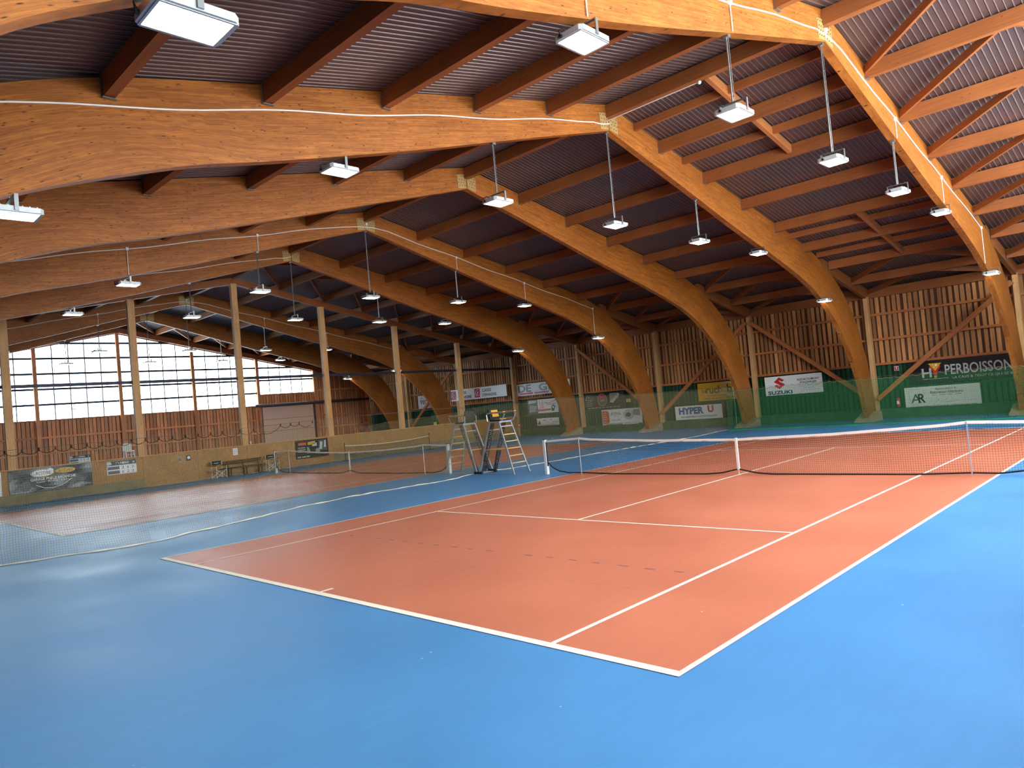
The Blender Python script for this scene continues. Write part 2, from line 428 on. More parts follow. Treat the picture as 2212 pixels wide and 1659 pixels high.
# extra trimmers in the second bay (roof-light framing)
for y in (1.3, 3.9, 11.7, 14.3):
    for (xa, xb) in ((-2.9, 0.0), (0.1, 2.9)):
        link('trimmer', purlin_mesh(xb - xa, .22, .1), ceil, (xa, y, roof(y) - .005))
for ya, yb in ((.1, 5.12), (10.48, 15.52)):
    MB().beam((.05, ya, roof(ya) - .17), (.05, yb, roof(yb) - .17), .12, .26).build('trimmer', 'girt_wood', ceil)

# ---------------------------------------------------------------- glulam arches
INTR = [(0, 9.70), (2.2, 9.11), (4.4, 8.51), (7.3, 7.71), (10.2, 6.97), (11.9, 6.5), (13.2, 6.07), (14.35, 5.56), (15.35, 4.9), (16.15, 4.22), (16.85, 3.5), (17.45, 2.7), (17.9, 1.9), (18.25, 1.0), (18.5, .14)]
EXTR = [(0, 10.44), (2.3, 9.97), (4.7, 9.48), (7.7, 8.86), (10.8, 8.22), (12.9, 7.76), (14.4, 7.28), (15.7, 6.68), (16.7, 6.05), (17.5, 5.4), (18.2, 4.6), (18.75, 3.6), (19.2, 2.6), (19.5, 1.5), (19.65, .42)]
INTR_N = INTR[:5] + [(11.57, 6.66), (12.6, 6.36), (14.07, 5.85), (14.93, 5.44), (15.6, 5.04), (16.4, 4.36), (17.1, 3.5), (17.7, 2.5), (18.15, 1.4), (18.5, .14)]
NN = [(max(0, y), z) for y, z in smooth_curve(INTR_N, 57)]
NI = smooth_curve(INTR, 57); NE = smooth_curve(EXTR, 57)
NI = [(max(0, y), z) for y, z in NI]; NE = [(max(0, y), min(z, roof(y) - .008)) for y, z in NE]
ARCH_W = .2
def z_in(y): return interp(NI if y >= 0 else NN, abs(y))
NP = NI
half = {}
for sg in (1, -1):
    NI = NP if sg > 0 else NN
    m = MB(); w = ARCH_W / 2; s = 0.0
    for i in range(56):
        (ya, za), (yb, zb) = NI[i], NI[i + 1]; (Ya, Za), (Yb, Zb) = NE[i], NE[i + 1]
        if i == 0: ya = Ya = .004
        d = (math.dist(NI[i], NI[i + 1]) + math.dist(NE[i], NE[i + 1])) / 2
        ha, hb = math.dist((ya, za), (Ya, Za)), math.dist((yb, zb), (Yb, Zb))
        for sx in (1, -1):
            q = [(sx * w, sg * ya, za), (sx * w, sg * yb, zb), (sx * w, sg * Yb, Zb), (sx * w, sg * Ya, Za)]
            u = [(s, ha), (s + d, hb), (s + d, 0), (s, 0)]
            if sx * sg > 0: m.poly(q, u)
            else: m.poly(q[::-1], u[::-1])
        lo = [(-w, sg * ya, za), (-w, sg * yb, zb), (w, sg * yb, zb), (w, sg * ya, za)]; u = [(s, 5.002), (s + d, 5.002), (s + d, 5.04), (s, 5.04)]
        hi = [(-w, sg * Ya, Za), (w, sg * Ya, Za), (w, sg * Yb, Zb), (-w, sg * Yb, Zb)]
        if sg > 0: m.poly(lo, u); m.poly(hi, u)
        else: m.poly(lo[::-1], u); m.poly(hi[::-1], u)
        s += d
    q = [(-w, sg * .004, NI[0][1]), (w, sg * .004, NI[0][1]), (w, sg * .004, NE[0][1]), (-w, sg * .004, NE[0][1])]; m.poly(q)
    (ya, za), (Ya, Za) = NI[-1], NE[-1]
    q = [(-w, sg * ya, za), (w, sg * ya, za), (w, sg * Ya, Za), (-w, sg * Ya, Za)]; m.poly(q if sg < 0 else q[::-1])
    half[sg] = m.mesh('arch_half', 'glulam')
NI = NP
plate = {}
for sg in (1, -1):
    m = MB(); pts = [(.03, 9.72), (.4, 9.66), (.43, 10.12), (.03, 10.2)]
    if sg < 0: pts = [(-a, b + .0) for a, b in pts][::-1]
    m.prism(pts, lambda u, v, d: (d, u, v), ARCH_W / 2 + .012, ARCH_W / 2)
    for r in range(4):
        for c in range(3):
            yy, zz = sg * (.09 + c * .12 + (r % 2) * .04), 9.79 + r * .105 - c * .012
            m.tube([(ARCH_W / 2 + .01, yy, zz), (ARCH_W / 2 + .02, yy, zz)], .014, 6, mi=1)
    plate[sg] = m.mesh('connector_plate', ['gold_plate', 'black'])
foot = {}
for sg in (1, -1):
    m = MB(); pts = [(18.15, 0.0), (19.45, 0), (19.45, .42), (19.25, .42), (18.15, .06)]
    if sg < 0: pts = [(-a, b) for a, b in pts][::-1]
    m.prism(pts, lambda u, v, d: (d, u, v), .42, -.42); foot[sg] = m.mesh('footing', 'concrete')
ALAB = {3: 'golden laminated timber arch nearest the camera, its foot at the right edge',
        -3: 'second laminated timber arch from the right, foot between the car banner and fire extinguisher',
        -9: 'third laminated timber arch from the right, without lamps, foot beside the yellow banner',
        -15: 'fourth laminated timber arch from the right, foot covering the kitchen banner end',
        -21: 'fifth laminated timber arch from the right, last one before the timber posts',
        -33.1: 'laminated timber arch just behind the row of timber posts',
        -39.4: 'farthest laminated timber arch, in front of the translucent gable windows'}
for ax in ARCH_X:
    a = tag(empty('glulam_arch', (ax, 0, 0)), ALAB[ax], 'timber arch', 'laminated timber arches spanning the hall')
    for sg in (1, -1):
        link('arch_half', half[sg], a); link('connector_plate', plate[sg], a); link('footing', foot[sg], a)
        link('eave_rafter', MB().beam((0, sg * 14.9, roof(14.9) - .3), (0, sg * 20.2, roof(20.2) - .27), .16, .5).mesh('eave_rafter', 'purlin_wood'), a)
        MB().box(-.09, .09, min(sg * 18.5, sg * 18.68), max(sg * 18.5, sg * 18.68), .09, .15).build('foot_shoe', 'black', a)

# ---------------------------------------------------------------- back wall (banner side)
wb = struct(MB().box(XL - .2, XR + .2, YW + .03, YW + .1, 2.6, 6.4).build('wall_back', 'board_back'), 'board-clad long wall with green painted base')
MB().box(XL - .2, XR + .2, YW + .02, YW + .09, 0.0, 2.6).build('back_layer', 'back_green', wb)
bl_up = MB().beam((0, 0, 2.62), (0, 0, 6.1), .15, .03, (0, 1, 0)).mesh('board', 'board_wood')
bl_dn = MB().beam((0, 0, .48), (0, 0, 2.56), .15, .03, (0, 1, 0)).mesh('painted_board', 'board_green')
xx = XL + .15; i = 0
while xx < XR - 3.2:
    j = random.uniform(-.012, .012)
    ob = link('board', bl_up, wb, (xx + j, YW, random.uniform(-.02, .02))); ob.rotation_euler.y = random.uniform(-.005, .005); ob.scale.x = random.uniform(.86, 1.16)
    link('painted_board', bl_dn, wb, (xx + j, YW, 0))
    xx += .2375; i += 1
POSTX = [9, 3, -3, -9, -15, -21, -27, -33.1, -39.4, -45.2]
for k in range(len(POSTX) - 1):
    x1, x0 = POSTX[k], POSTX[k + 1]
    for z in (2.62, 3.8, 5.0):
        MB().box(x0 + .1, x1 - .1, 20.27, YW - .02, z - .055, z + .055).build('girt', 'girt_wood', wb)
    MB().box(x0 + .1, x1 - .1, 20.29, YW - .02, 1.36, 1.46).build('painted_girt', 'board_green', wb)
for px in POSTX:
    MB().box(px - .1, px + .1, 20.0, 20.26, .4, 5.9).build('post', 'post_wood', wb)
MB().box(XL, XR, 20.22, YW + .02, 0, .47).build('concrete_base', 'concrete_green', wb)
for top, bot in ((3, -3), (-9, -3), (-9, -15), (-21, -15), (-33.1, -39.4)):
    d = 1 if bot > top else -1
    MB().beam((top + d * .1, 19.93, 5.55), (bot - d * .15, 19.93, .95), .12, .2, (0, 0, 1)).build('brace', 'girt_wood', wb)
# hidden long wall behind the camera
wf = struct(MB().box(XL - .2, XR + .2, -YW - .1, -YW, 0, 6.4).build('wall_front', 'board_back'), 'long wall opposite the banner wall')

# ---------------------------------------------------------------- gables
def clip_pane(y0, y1, z0, z1, ztop):
    pts = [(y0, z0), (y1, z0)]
    a, b = min(z1, ztop(y1)), min(z1, ztop(y0))
    if a > z0 + .02: pts.append((y1, a))
    if a > z0 + .02 or b > z0 + .02:
        if (ztop(y1) - z1) * (ztop(y0) - z1) < 0:
            t = (z1 - ztop(y0)) / (ztop(y1) - ztop(y0)); pts.append((y0 + t * (y1 - y0), z1))
        if b > z0 + .02: pts.append((y0, b))
    return pts if len(pts) >= 3 and max(p[1] for p in pts) > z0 + .03 else None
ztop = lambda y: roof(y) - .74
GPY = [-20.2, -15, -10, -5, 0, 5, 10, 15, 20.2]
def gable(side, gx, fx, pmat, fine):
    """gx wall plane, fx = +1 when the room lies at larger x"""
    w = MB()
    for i in range(len(GPY) - 1):
        ya, yb = GPY[i], GPY[i + 1]
        zs = 4.0
        if i in (0, 7): zs = None
        elif i == 6: zs = 4.88
        pts = [(ya, 0), (yb, 0), (yb, zs or roof(yb) + .1), (ya, zs or roof(ya) + .1)]
        w.prism(pts, lambda u, v, d: (d, u, v), gx, gx - fx * .08)
        if zs:   # strip above the windows
            w.prism([(ya, ztop(ya) - .05), (yb, ztop(yb) - .05), (yb, roof(yb) + .1), (ya, roof(ya) + .1)], lambda u, v, d: (d, u, v), gx, gx - fx * .08)
    wall = struct(w.build('wall_' + side, 'board_back'), 'board-clad gable wall with high translucent windows')
    for y in GPY[1:-1]:
        MB().box(gx, gx + fx * .28, y - .11, y + .11, 0, roof(y) - .7).build('post', 'gable_wood', wall) if fx > 0 else MB().box(gx - .28, gx, y - .11, y + .11, 0, roof(y) - .7).build('post', 'gable_wood', wall)
    for sg in (1, -1):
        MB().beam((gx + fx * .17, 0, roof(0) - .54), (gx + fx * .17, sg * 20.2, roof(20.2) - .54), .22, .36).build('gable_rafter', 'purlin_wood', wall)
    if fine:
        by = {}
        yy = -14.9
        while yy < 20.3:
            if 10.1 < yy < 14.9: zt, zb = 4.86, 3.98
            elif yy > 15: zt, zb = roof(yy) - .5, 0.0
            else: zt, zb = 3.98, 0.0
            key = (round(zt, 1), zb)
            if key not in by: by[key] = MB().beam((0, 0, zb), (0, 0, key[0]), .195, .03, (0, 1, 0)).mesh('board', 'gable_wood')
            link('board', by[key], wall, (gx + .03, yy + random.uniform(-.012, .012), 0), math.pi / 2); yy += .24
        for i in range(1, 8):
            ya, yb = GPY[i] + .12, GPY[i + 1] - .12
            if i == 6: continue
            for z in ((1.0, 1.85, 2.87) if i < 6 else (1.0, 1.85, 2.87, 3.95, 5.0)):
                MB().box(gx + .05, gx + .17, ya, yb, z - .06, z + .06).build('girt', 'gable_wood', wall)
        # sectional door under the last window bay
        dr = struct(empty('door_1', (gx, 0, 0)), 'pale pinkish sectional door under the gable window')
        k = 0
        for z0, z1 in ((0, .95), (.97, 1.9), (1.92, 2.85), (2.87, 3.85)):
            m = MB(); m.box(.06, .12, 10.25, 14.75, z0, z1)
            for q in range(22):
                yq = 10.4 + q * .2; m.box(.12, .126, yq, yq + .02, z0 + .05, z1 - .05)
            m.build('door_panel', 'door_panel', dr)
        MB().box(.05, .16, 10.1, 10.24, 0, 3.95).build('door_frame', 'tube_grey', dr); MB().box(.05, .16, 14.76, 14.9, 0, 3.95).build('door_frame', 'tube_grey', dr)
    k = 0
    for i in range(1, 7):
        k += 1
        ya, yb = GPY[i] + .11, GPY[i + 1] - .11; zs = 4.88 if i == 6 else 4.0
        wn = struct(empty(('window_%d' if fine else 'window_2%d') % k, (gx, 0, 0)), 'tall translucent gable window bay')
        if fine:
            e = [ya + (yb - ya) * t / 5 for t in range(6)]
            zl = [zs] + [z for z in (5, 6, 7, 8, 9) if z > zs + .3] + [10.5]
        else:
            e = [ya, yb]; zl = [zs, 11]
        for a in range(len(e) - 1):
            for b in range(len(zl) - 1):
                pts = clip_pane(e[a], e[a + 1], zl[b], zl[b + 1], ztop)
                if not pts: continue
                if fx < 0: pts = pts[::-1]
                MB().prism(pts, lambda u, v, d: (d, u, v), -fx * .03, -fx * .05).build('pane', pmat, wn)
        if fine:
            for y in e[1:-1]:
                MB().box(-.03, -.005, y - .032, y + .032, zs, ztop(y)).build('mullion', 'mullion_steel', wn)
            for z in zl[1:-1]:
                lim = (roof(0) - .74 - z) / .205
                y0, y1 = max(ya, -lim), min(yb, lim)
                if y1 - y0 > .3: MB().box(0.0, .1, y0, y1, z - .065, z + .065).build('glazing_bar', 'steel_dark', wn)
            MB().box(-.03, .1, ya, yb, zs - .06, zs + .02).build('sill', 'girt_wood', wn)
    return wall
wl = gable('left', XL, 1, 'pane_left', True)
wr = gable('right', XR, -1, 'pane_right', False)

# ---------------------------------------------------------------- partition with posts at x = -27
wm = struct(empty('wall_middle', (-27, 0, 0)), 'low chipboard partition with tall timber posts')
for y in (-20.1, -15, -10, -5, 0, 5, 10, 15, 20.1):
    MB().box(-.11, .11, y - .15, y + .15, 0, roof(y) - .68).build('post', 'post_wood', wm)
for sg in (1, -1):
    MB().beam((0, 0, roof(0) - .53), (0, sg * 20.2, roof(20.2) - .53), .2, .34).build('rafter', 'purlin_wood', wm)
def panel(y0, y1, z0, z1, name='osb_panel'): return MB().beam((.14, y0 + .006, (z0 + z1) / 2), (.14, y1 - .006, (z0 + z1) / 2), .03, z1 - z0).build(name, 'osb', wm)
yy = -20.0
while yy < 20:
    nx = min(yy + 2.5, 20.0)
    panel(yy, nx, .41 if (nx <= -4.9 or yy >= 4.9) else .005, 1.42); yy = nx
for y0, y1 in ((-20, -5), (5, 20)): MB().box(.0, .16, y0, y1, 0, .41).build('curb', 'curb_grey', wm)
MB().box(.05, .18, -20, 20, 1.42, 1.445).build('cap_rail', 'post_wood', wm)
sb = tag(MB().box(-27.22, -27.12, -20.2, 20.2, 4.82, 4.96).build('steel_beam', 'steel_dark'), 'long dark steel beam running behind the timber posts', 'beam')
hp = MB(); hp.tube([(-44.75, y, 3.98) for y in (9.4, 12, 15, 19.9)], .11, 10)
for y in (10.5, 12.5, 14.5, 16, 17.5, 19): hp.tube([(-44.75, y, 3.98), (-44.75, y, 4.25)], .015, 5)
hp.tube([(-44.75, 19.8, 3.98), (-45.1, 20.0, 3.98)], .09, 8)
tag(hp.build('duct_pipe', 'tube_grey', smooth=True), 'grey round pipe along the gable above the sectional door', 'pipe')

# ---------------------------------------------------------------- floodlights
def lamp_meshes():
    d = {}
    hx, hy = .24, .325
    m = MB(); o = [(-hx + .05, -hy), (hx - .05, -hy), (hx, -hy + .05), (hx, hy - .05), (hx - .05, hy), (-hx + .05, hy), (-hx, hy - .05), (-hx, -hy + .05)]
    m.prism(o, lambda u, v, dd: (u, v, dd), .07, 0.0)
    for k in range(7): m.box(-hx + .06, hx - .06, -hy + .06 + k * .085, -hy + .075 + k * .085, .07, .1)
    d['housing'] = m.mesh('housing', 'lamp_grey')
    m = MB(); m.box(-hx + .025, hx - .025, -hy + .025, -hy + .045, -.008, 0); m.box(-hx + .025, hx - .025, hy - .045, hy - .025, -.008, 0)
    m.box(-hx + .025, -hx + .045, -hy + .045, hy - .045, -.008, 0); m.box(hx - .045, hx - .025, -hy + .045, hy - .045, -.008, 0)
    d['rim'] = m.mesh('rim', 'lamp_grey')
    m = MB(); m.poly([(-hx + .05, -hy + .05, -.004), (-hx + .05, hy - .05, -.004), (hx - .05, hy - .05, -.004), (hx - .05, -hy + .05, -.004)])
    d['lens'] = m.mesh('lens', 'lamp_lens')
    m = MB(); m.box(-hx - .02, -hx, -.025, .025, .01, .22); m.box(hx, hx + .02, -.025, .025, .01, .22); m.box(-hx - .02, hx + .02, -.025, .025, .22, .235)
    d['bracket'] = m.mesh('bracket', 'steel')
    m = MB(); m.tube([(-.1, -hy - .02, .05), (-.1, -hy - .03, .1), (-.1, -hy + .06, .15), (-.05, -hy + .2, .08)], .012, 5); m.tube([(-.1, -hy - .03, .03), (-.1, -hy + .03, .03)], .025, 6)
    d['cable_gland'] = m.mesh('cable_gland', 'black')
    return d
LM = lamp_meshes(); rods = {}
def rod_mesh(L):
    k = round(L, 2)
    if k not in rods:
        m = MB(); m.tube([(-.012, 0, 0), (-.012, 0, L)], .016, 6); m.tube([(.02, .012, 0), (.02, .012, L)], .006, 4)
        for t in range(int(L / .25)): m.box(-.035, .03, -.004, .02, .1 + t * .25, .11 + t * .25)
        m.box(-.05, .05, -.05, .05, L - .05, L + .03); rods[k] = m.mesh('rod', 'steel')
    return rods[k]
AN = {3: 'nearest arch', -3: 'second arch from the right', -15: 'fourth arch from the right', -21: 'fifth arch from the right', -33.1: 'arch behind the posts', -39.4: 'farthest arch'}
LP = [(14.35, 'lowest one beside the banner wall'), (8.95, 'second from the banner wall'), (4.65, 'third from the banner wall'), (0, 'hanging from the ridge'),
      (-4.65, 'first one left of the ridge'), (-8.95, 'second one left of the ridge'), (-14.35, 'lowest one at the left end')]
for ax in AN:
    for y, wh in LP:
        if y < -14 and ax not in (3, -3): continue
        if y < -8 and ax == -39.4: continue
        low = abs(y) > 14
        z = 5.42 if low else 7.0; x = ax + (.2 if low else 0)
        t = tag(empty('floodlight', (x, y, z)), 'lit LED floodlight under the %s, %s' % (AN[ax], wh), 'floodlight', 'LED floodlights under the arches')
        for k, me in LM.items(): link(k, me, t)
        L = z_in(y) - z - .235
        if low:
            MB().box(-.16, .0, -.03, .03, .225, .25).build('mount', 'steel', t)
        elif L > .1:
            link('rod', rod_mesh(L), t, (0, 0, .235))

# white conduits along the arches
def conduit(ax, ya, yb, label, drops=()):
    m = MB(); xw = ax + ARCH_W / 2 + .02; n = 40; pts = []
    for i in range(n + 1):
        y = ya + (yb - ya) * i / n; pts.append((xw, y, roof(y) - .5 + .025 * math.sin(y * 1.7) + (.0 if abs(y) > .5 else -.06)))
    m.tube(pts, .016, 5)
    root = m.build('conduit', 'cable_white'); tag(root, label, 'conduit', 'white conduits along the arches')
    for y in drops:
        z0 = roof(y) - .5; z1 = z_in(y) + .02
        d = MB(); d.tube([(xw, y, z0), (xw, y, z1)], .012, 5); d.build('drop', 'cable_white', root)
        d = MB(); d.box(xw - .02, xw + .035, y - .04, y + .04, z0 - .05, z0 + .04); d.build('junction_box', 'cable_white', root)
    return root
conduit(3, -15, 13.9, 'white electric conduit along the nearest timber arch', (-8.95, -4.65, 0, 4.65, 8.95, 13.9))
conduit(-3, -15, 0, 'white electric conduit along the left half of the second arch', ())
conduit(-15, -15, 14.2, 'white electric conduit along the fourth arch from the right', (-8.95, -4.65, 0, 4.65, 8.95, 14.2))
conduit(-21, -15, 0, 'white electric conduit along the fifth arch from the right', ())
conduit(-33.1, -12, 14.2, 'thin white conduit along the arch behind the timber posts', (-4.65, 0, 4.65, 8.95))

# ---------------------------------------------------------------- tennis nets
def strand(m, pts, r):
    m.tube(pts, r, 3, cap=False)
def tennis_net(cx, label, cell=.048, right_post_label=None):
    root = tag(empty('tennis_net', (cx, 0, 0)), label, 'tennis net', 'tennis nets')
    top_t = [(-6.36, 1.05), (-5.03, 1.1), (-4.6, 1.055), (-2.4, .955), (0, .905), (2.4, .955), (4.6, 1.055), (5.03, 1.1), (6.36, 1.05)]
    bot_t = [(-6.33, .36), (-6.2, .22), (-5.9, .1), (-5.5, .05), (-5.03, .06), (-4, .025), (-.9, .025), (-.45, .055), (0, .15), (.45, .055), (.9, .025), (4, .025), (5.03, .06), (5.5, .05), (5.9, .1), (6.2, .22), (6.33, .36)]
    top = lambda x: interp(top_t, x); bot = lambda x: interp(bot_t, x)
    m = MB(); n = int(12.66 / cell)
    for i in range(n + 1):
        x = -6.33 + 12.66 * i / n
        strand(m, [(x, .01 * math.sin(x * 9), bot(x) + (top(x) - .04 - bot(x)) * t / 6) for t in range(7)], .0022)
    rows = 20
    for r in range(rows):
        for k in ((0, .004) if r >= rows - 6 else (0,)):
            strand(m, [(x, .01 * math.sin(x * 9), bot(x) + (top(x) - .04 - bot(x)) * (r + .5) / rows) for x in [-6.33 + 12.66 * i / 90 for i in range(91)]], .0022 if r < rows - 6 else .0042)
    me = m.build('mesh', 'net_black', root); me['kind'] = 'stuff'
    xs = [-6.36 + 12.72 * i / 60 for i in range(61)] + [-5.03, 5.03]; xs.sort()
    m = MB()
    for a, b in zip(xs, xs[1:]): m.beam((a, 0, top(a) - .03), (b, 0, top(b) - .03), .016, .062)
    m.build('headband', 'white_paint', root)
    m = MB(); m.tube([(x, 0, bot(x) - .008) for x in [-6.33 + 12.66 * i / 120 for i in range(121)]], .018, 5); m.build('bottom_cord', 'net_black', root)
    m = MB(); m.box(-.028, .028, -.02, .02, .13, .92); m.tube([(0, 0, .13), (0, 0, .0)], .007, 5); m.box(-.03, .03, -.03, .03, 0, .008); m.build('centre_strap', 'white_paint', root)
    for s in (-1, 1):
        m = MB(); m.box(s * 6.42 - .045, s * 6.42 + .045, -.05, .05, 0, 1.07); p = m.build('post', 'white_paint', root)
        m = MB(); m.box(s * 6.42 - .047, s * 6.42 + .047, -.052, .052, 1.07, 1.09); m.box(s * 6.36 - .01, s * 6.36 + .01, -.02, .02, .25, 1.0); m.build('winch', 'black', p)
        m = MB(); m.tube([(s * 5.03, -.03, 0), (s * 5.03, -.03, 1.09)], .013, 7); m.box(s * 5.03 - .03, s * 5.03 + .03, -.07, .01, 0, .012); m.build('singles_stick', 'alu', root)
    return root
tennis_net(0, 'tennis net across the near red court with white headband')
tennis_net(C2X, 'smaller-looking tennis net across the far court behind the divider net')

# ---------------------------------------------------------------- hanging divider nets
OFF = [(-18, .2), (-14.2, .33), (-13.3, .55), (-12.9, .63), (-12.2, .9), (-11.6, 1.13), (-11, 1.12), (-10.2, .77), (-9, .42), (-7.7, .03), (-7, -.3), (-6.1, -.38), (-5.3, -.6), (-4.45, -.54), (-2.8, -.44), (-1.63, -.3), (-.9, -.42), (.7, -.45), (2.1, -.38), (4, -.3), (6.5, -.26), (10, .02), (12.85, .2), (16.5, -.2), (17.8, -.3)]
TOP = [(-18, 2.2), (-9, 2.22), (-5.3, 2.3), (-4.9, 1.98), (-3.9, 2.1), (-2, 2.12), (0, 2.26), (3.8, 2.34), (8.6, 2.22), (14, 2.16), (17.6, 2.16)]
HOLES = [(-11.0, .15, .3), (-12.4, .1, .16), (-3.6, .15, .3), (-4.6, .1, .25), (-7.9, .12, .2), (-9.2, .1, .2)]
def net_x(y, h):
    t = interp(TOP, y); f = max(0.0, 1 - h / t)
    return -9 - .32 * max(0.0, 1 - ((y - .25) / 1.25) ** 2) + interp(OFF, y) * f ** 1.3 + .02 * math.sin(y * 5.1) * f + .03 * math.sin(y * 1.9 + h * 2)
dn = tag(empty('divider_net', (-9, 0, 0)), 'long tan netting curtain hanging between the two courts', 'net curtain')
m = MB(); cell = .046; n = int(35.6 / cell)
for i in range(n + 1):
    y = -18 + 35.6 * i / n; t = interp(TOP, y); lo = .03
    for hy, hw, hh in HOLES:
        if abs(y - hy) < hw: lo = hh * random.uniform(.7, 1.1)
    strand(m, [(net_x(y, h) + 9, y + .015 * math.sin(h * 7 + y * 3), h) for h in [lo + (t - lo) * k / 7 for k in range(8)]], .0021)
rows = 47
for r in range(rows):
    seg = []
    for i in range(241):
        y = -18 + 35.6 * i / 240; h = interp(TOP, y) * (r + .6) / rows
        if any(abs(y - hy) < hw and h < hh for hy, hw, hh in HOLES):
            if len(seg) > 1: strand(m, seg, .0021)
            seg = []
        else: seg.append((net_x(y, h) + 9, y, h + .02 * math.sin(y * 2.3)))
    if len(seg) > 1: strand(m, seg, .0021)
o = m.build('mesh', 'net_tan', dn); o['kind'] = 'stuff'
m = MB(); pts = []
for i in range(300):
    y = -18 + 35.6 * i / 299; pts.append((net_x(y, 0) + 9 + .03 * math.sin(y * 6.3) * math.sin(y * 1.1), y))
for (xa, ya), (xb, yb) in zip(pts, pts[1:]):
    ha, hb = .016 + .02 * abs(math.sin(ya * 5.3) * math.sin(ya * 1.7)), .016 + .02 * abs(math.sin(yb * 5.3) * math.sin(yb * 1.7))
    m.poly([(xa, ya, .004), (xb, yb, .004), (xb - .012, yb, hb), (xa - .012, ya, ha)]); m.poly([(xa - .012, ya, ha), (xb - .012, yb, hb), (xb - .028, yb, .004), (xa - .028, ya, .004)])
m.build('hem', 'hem_cream', dn)
m = MB(); m.tube([(0, -18 + 35.6 * i / 120, interp(TOP, -18 + 35.6 * i / 120) + .035 if not -5.3 < -18 + 35.6 * i / 120 < -1 else 2.33) for i in range(121)], .005, 4); m.build('top_cable', 'steel', dn)
m = MB(); pts = []
HK = [-16.2 + .3 * i for i in range(25)] + [-8.55, -8.19, -7.44, -7.15, -6.9, -6.5]
for a, b in zip(HK, HK[1:]):
    sag = .07 + .25 * (b - a - .3) if b - a > .25 else .05
    for k in range(6):
        t = k / 6; y = a + (b - a) * t; pts.append((.01, y, 2.19 + (.06 if y > -8 else 0) - sag * 4 * t * (1 - t)))
m.tube(pts, .006, 4); m.build('head_rope', 'black', dn)
hk = MB(); hk.tube([(0, .0, .035), (0, .01, .02), (0, .01, -.02), (0, 0, -.035), (0, -.01, -.02), (0, -.01, .02)], .007, 4, closed=True); hk = hk.mesh('hook', 'black')
for y in HK: link('hook', hk, dn, (.01, y, 2.21 + (.06 if y > -8 else 0)))
m = MB(); m.tube([(0, 17.6, .02), (.02, 17.62, 1.0), (0, 17.6, 2.16)], .008, 4); m.build('edge_cord', 'hem_cream', dn)

gn = tag(empty('green_net', (0, 16.45, 0)), 'green backdrop netting stretched in front of the banner wall', 'net curtain')
m = MB(); X0, X1 = -8.8, 9.6; cell = .047; n = int((X1 - X0) / cell)
gtop = lambda x: 2.02 - .05 * abs(math.sin(math.pi * x / .34)) + .02 * math.sin(x)
gy = lambda x, h: .06 * math.sin(x * 2.2) * (1 - h / 2.05) + .03 * math.sin(x * .8)
for i in range(n + 1):
    x = X0 + (X1 - X0) * i / n; t = gtop(x)
    strand(m, [(x, gy(x, h), h) for h in [.02 + (t - .02) * k / 4 for k in range(5)]], .0046)
for r in range(42):
    strand(m, [(x, gy(x, .02 + 2 * r / 42), .02 + (gtop(x) - .02) * r / 42) for x in [X0 + (X1 - X0) * i / 160 for i in range(161)]], .0046)
o = m.build('mesh', 'net_green', gn); o['kind'] = 'stuff'
m = MB(); m.tube([(X0 + (X1 - X0) * i / 120, gy(X0 + (X1 - X0) * i / 120, 0) - .02, .02) for i in range(121)], .022, 5); m.build('hem', 'rope_green', gn)
m = MB(); m.tube([(X0 + (X1 - X0) * i / 330, .0, gtop(X0 + (X1 - X0) * i / 330)) for i in range(331)], .01, 4); m.build('top_rope', 'net_tan', gn)
m = MB(); m.tube([(X0, 0, 2.05), (X1, 0, 2.05)], .004, 4); m.build('top_cable', 'steel', gn)

# ---------------------------------------------------------------- umpire chairs
def text_mesh(body, w, h, mat, bold=0.0, shear=0.0):
    cu = bpy.data.curves.new('text', 'FONT'); cu.body = body; cu.size = 1; cu.offset = bold; cu.shear = shear; cu.extrude = 0.0; cu.resolution_u = 3
    o = bpy.data.objects.new('text', cu); COL.objects.link(o)
    bpy.context.view_layer.update()
    me = bpy.data.meshes.new_from_object(o.evaluated_get(bpy.context.evaluated_depsgraph_get()))
    bpy.data.objects.remove(o); bpy.data.curves.remove(cu)
    xs = [v.co.x for v in me.vertices]; ys = [v.co.y for v in me.vertices]
    x0, x1, y0, y1 = min(xs), max(xs), min(ys), max(ys)
    sx = w / (x1 - x0); sy = h / (y1 - y0) if h else sx
    for v in me.vertices:
        v.co = ((v.co.x - (x0 + x1) / 2) * sx, 0.0, (v.co.y - (y0 + y1) / 2) * sy)
    me.materials.clear(); me.materials.append(MATS[mat]); me.update(); me.name = 'lettering'
    return me
def text(parent, body, cx, cz, w, h, mat, y=-.011, bold=0.0, shear=0.0, name='lettering'):
    return link(name, text_mesh(body, w, h, mat, bold, shear), parent, (cx, y, cz))
def shape(parent, pts, mat, y=-.008, name='print'):
    """flat printed figure on a banner, pts (x,z) counter-clockwise seen from the front"""
    m = MB(); m.poly([(a, y, b) for a, b in pts]); return m.build(name, mat, parent)
def disc(cx, cz, rx, rz=None, n=20, a0=0, a1=360):
    rz = rz or rx; full = a1 - a0 >= 360
    return [(cx + rx * math.cos(math.radians(a0 + (a1 - a0) * i / (n if full else n - 1))), cz + rz * math.sin(math.radians(a0 + (a1 - a0) * i / (n if full else n - 1)))) for i in range(n)]
def bars(parent, x0, x1, z, h, mat, n=5, y=-.010):
    """a line of print too small to read: short strokes"""
    m = MB(); w = (x1 - x0) / n
    for i in range(n):
        a = x0 + i * w; m.poly([(a, y, z - h / 2), (a + w * random.uniform(.6, .85), y, z - h / 2), (a + w * random.uniform(.6, .85), y, z + h / 2), (a, y, z + h / 2)])
    return m.build('fine_print', mat, parent)
def ring(parent, pts, r, mat, y=-.009, closed=True):
    m = MB(); m.tube([(a, y, b) for a, b in pts], r, 4, closed=closed, cap=False); return m.build('print', mat, parent)

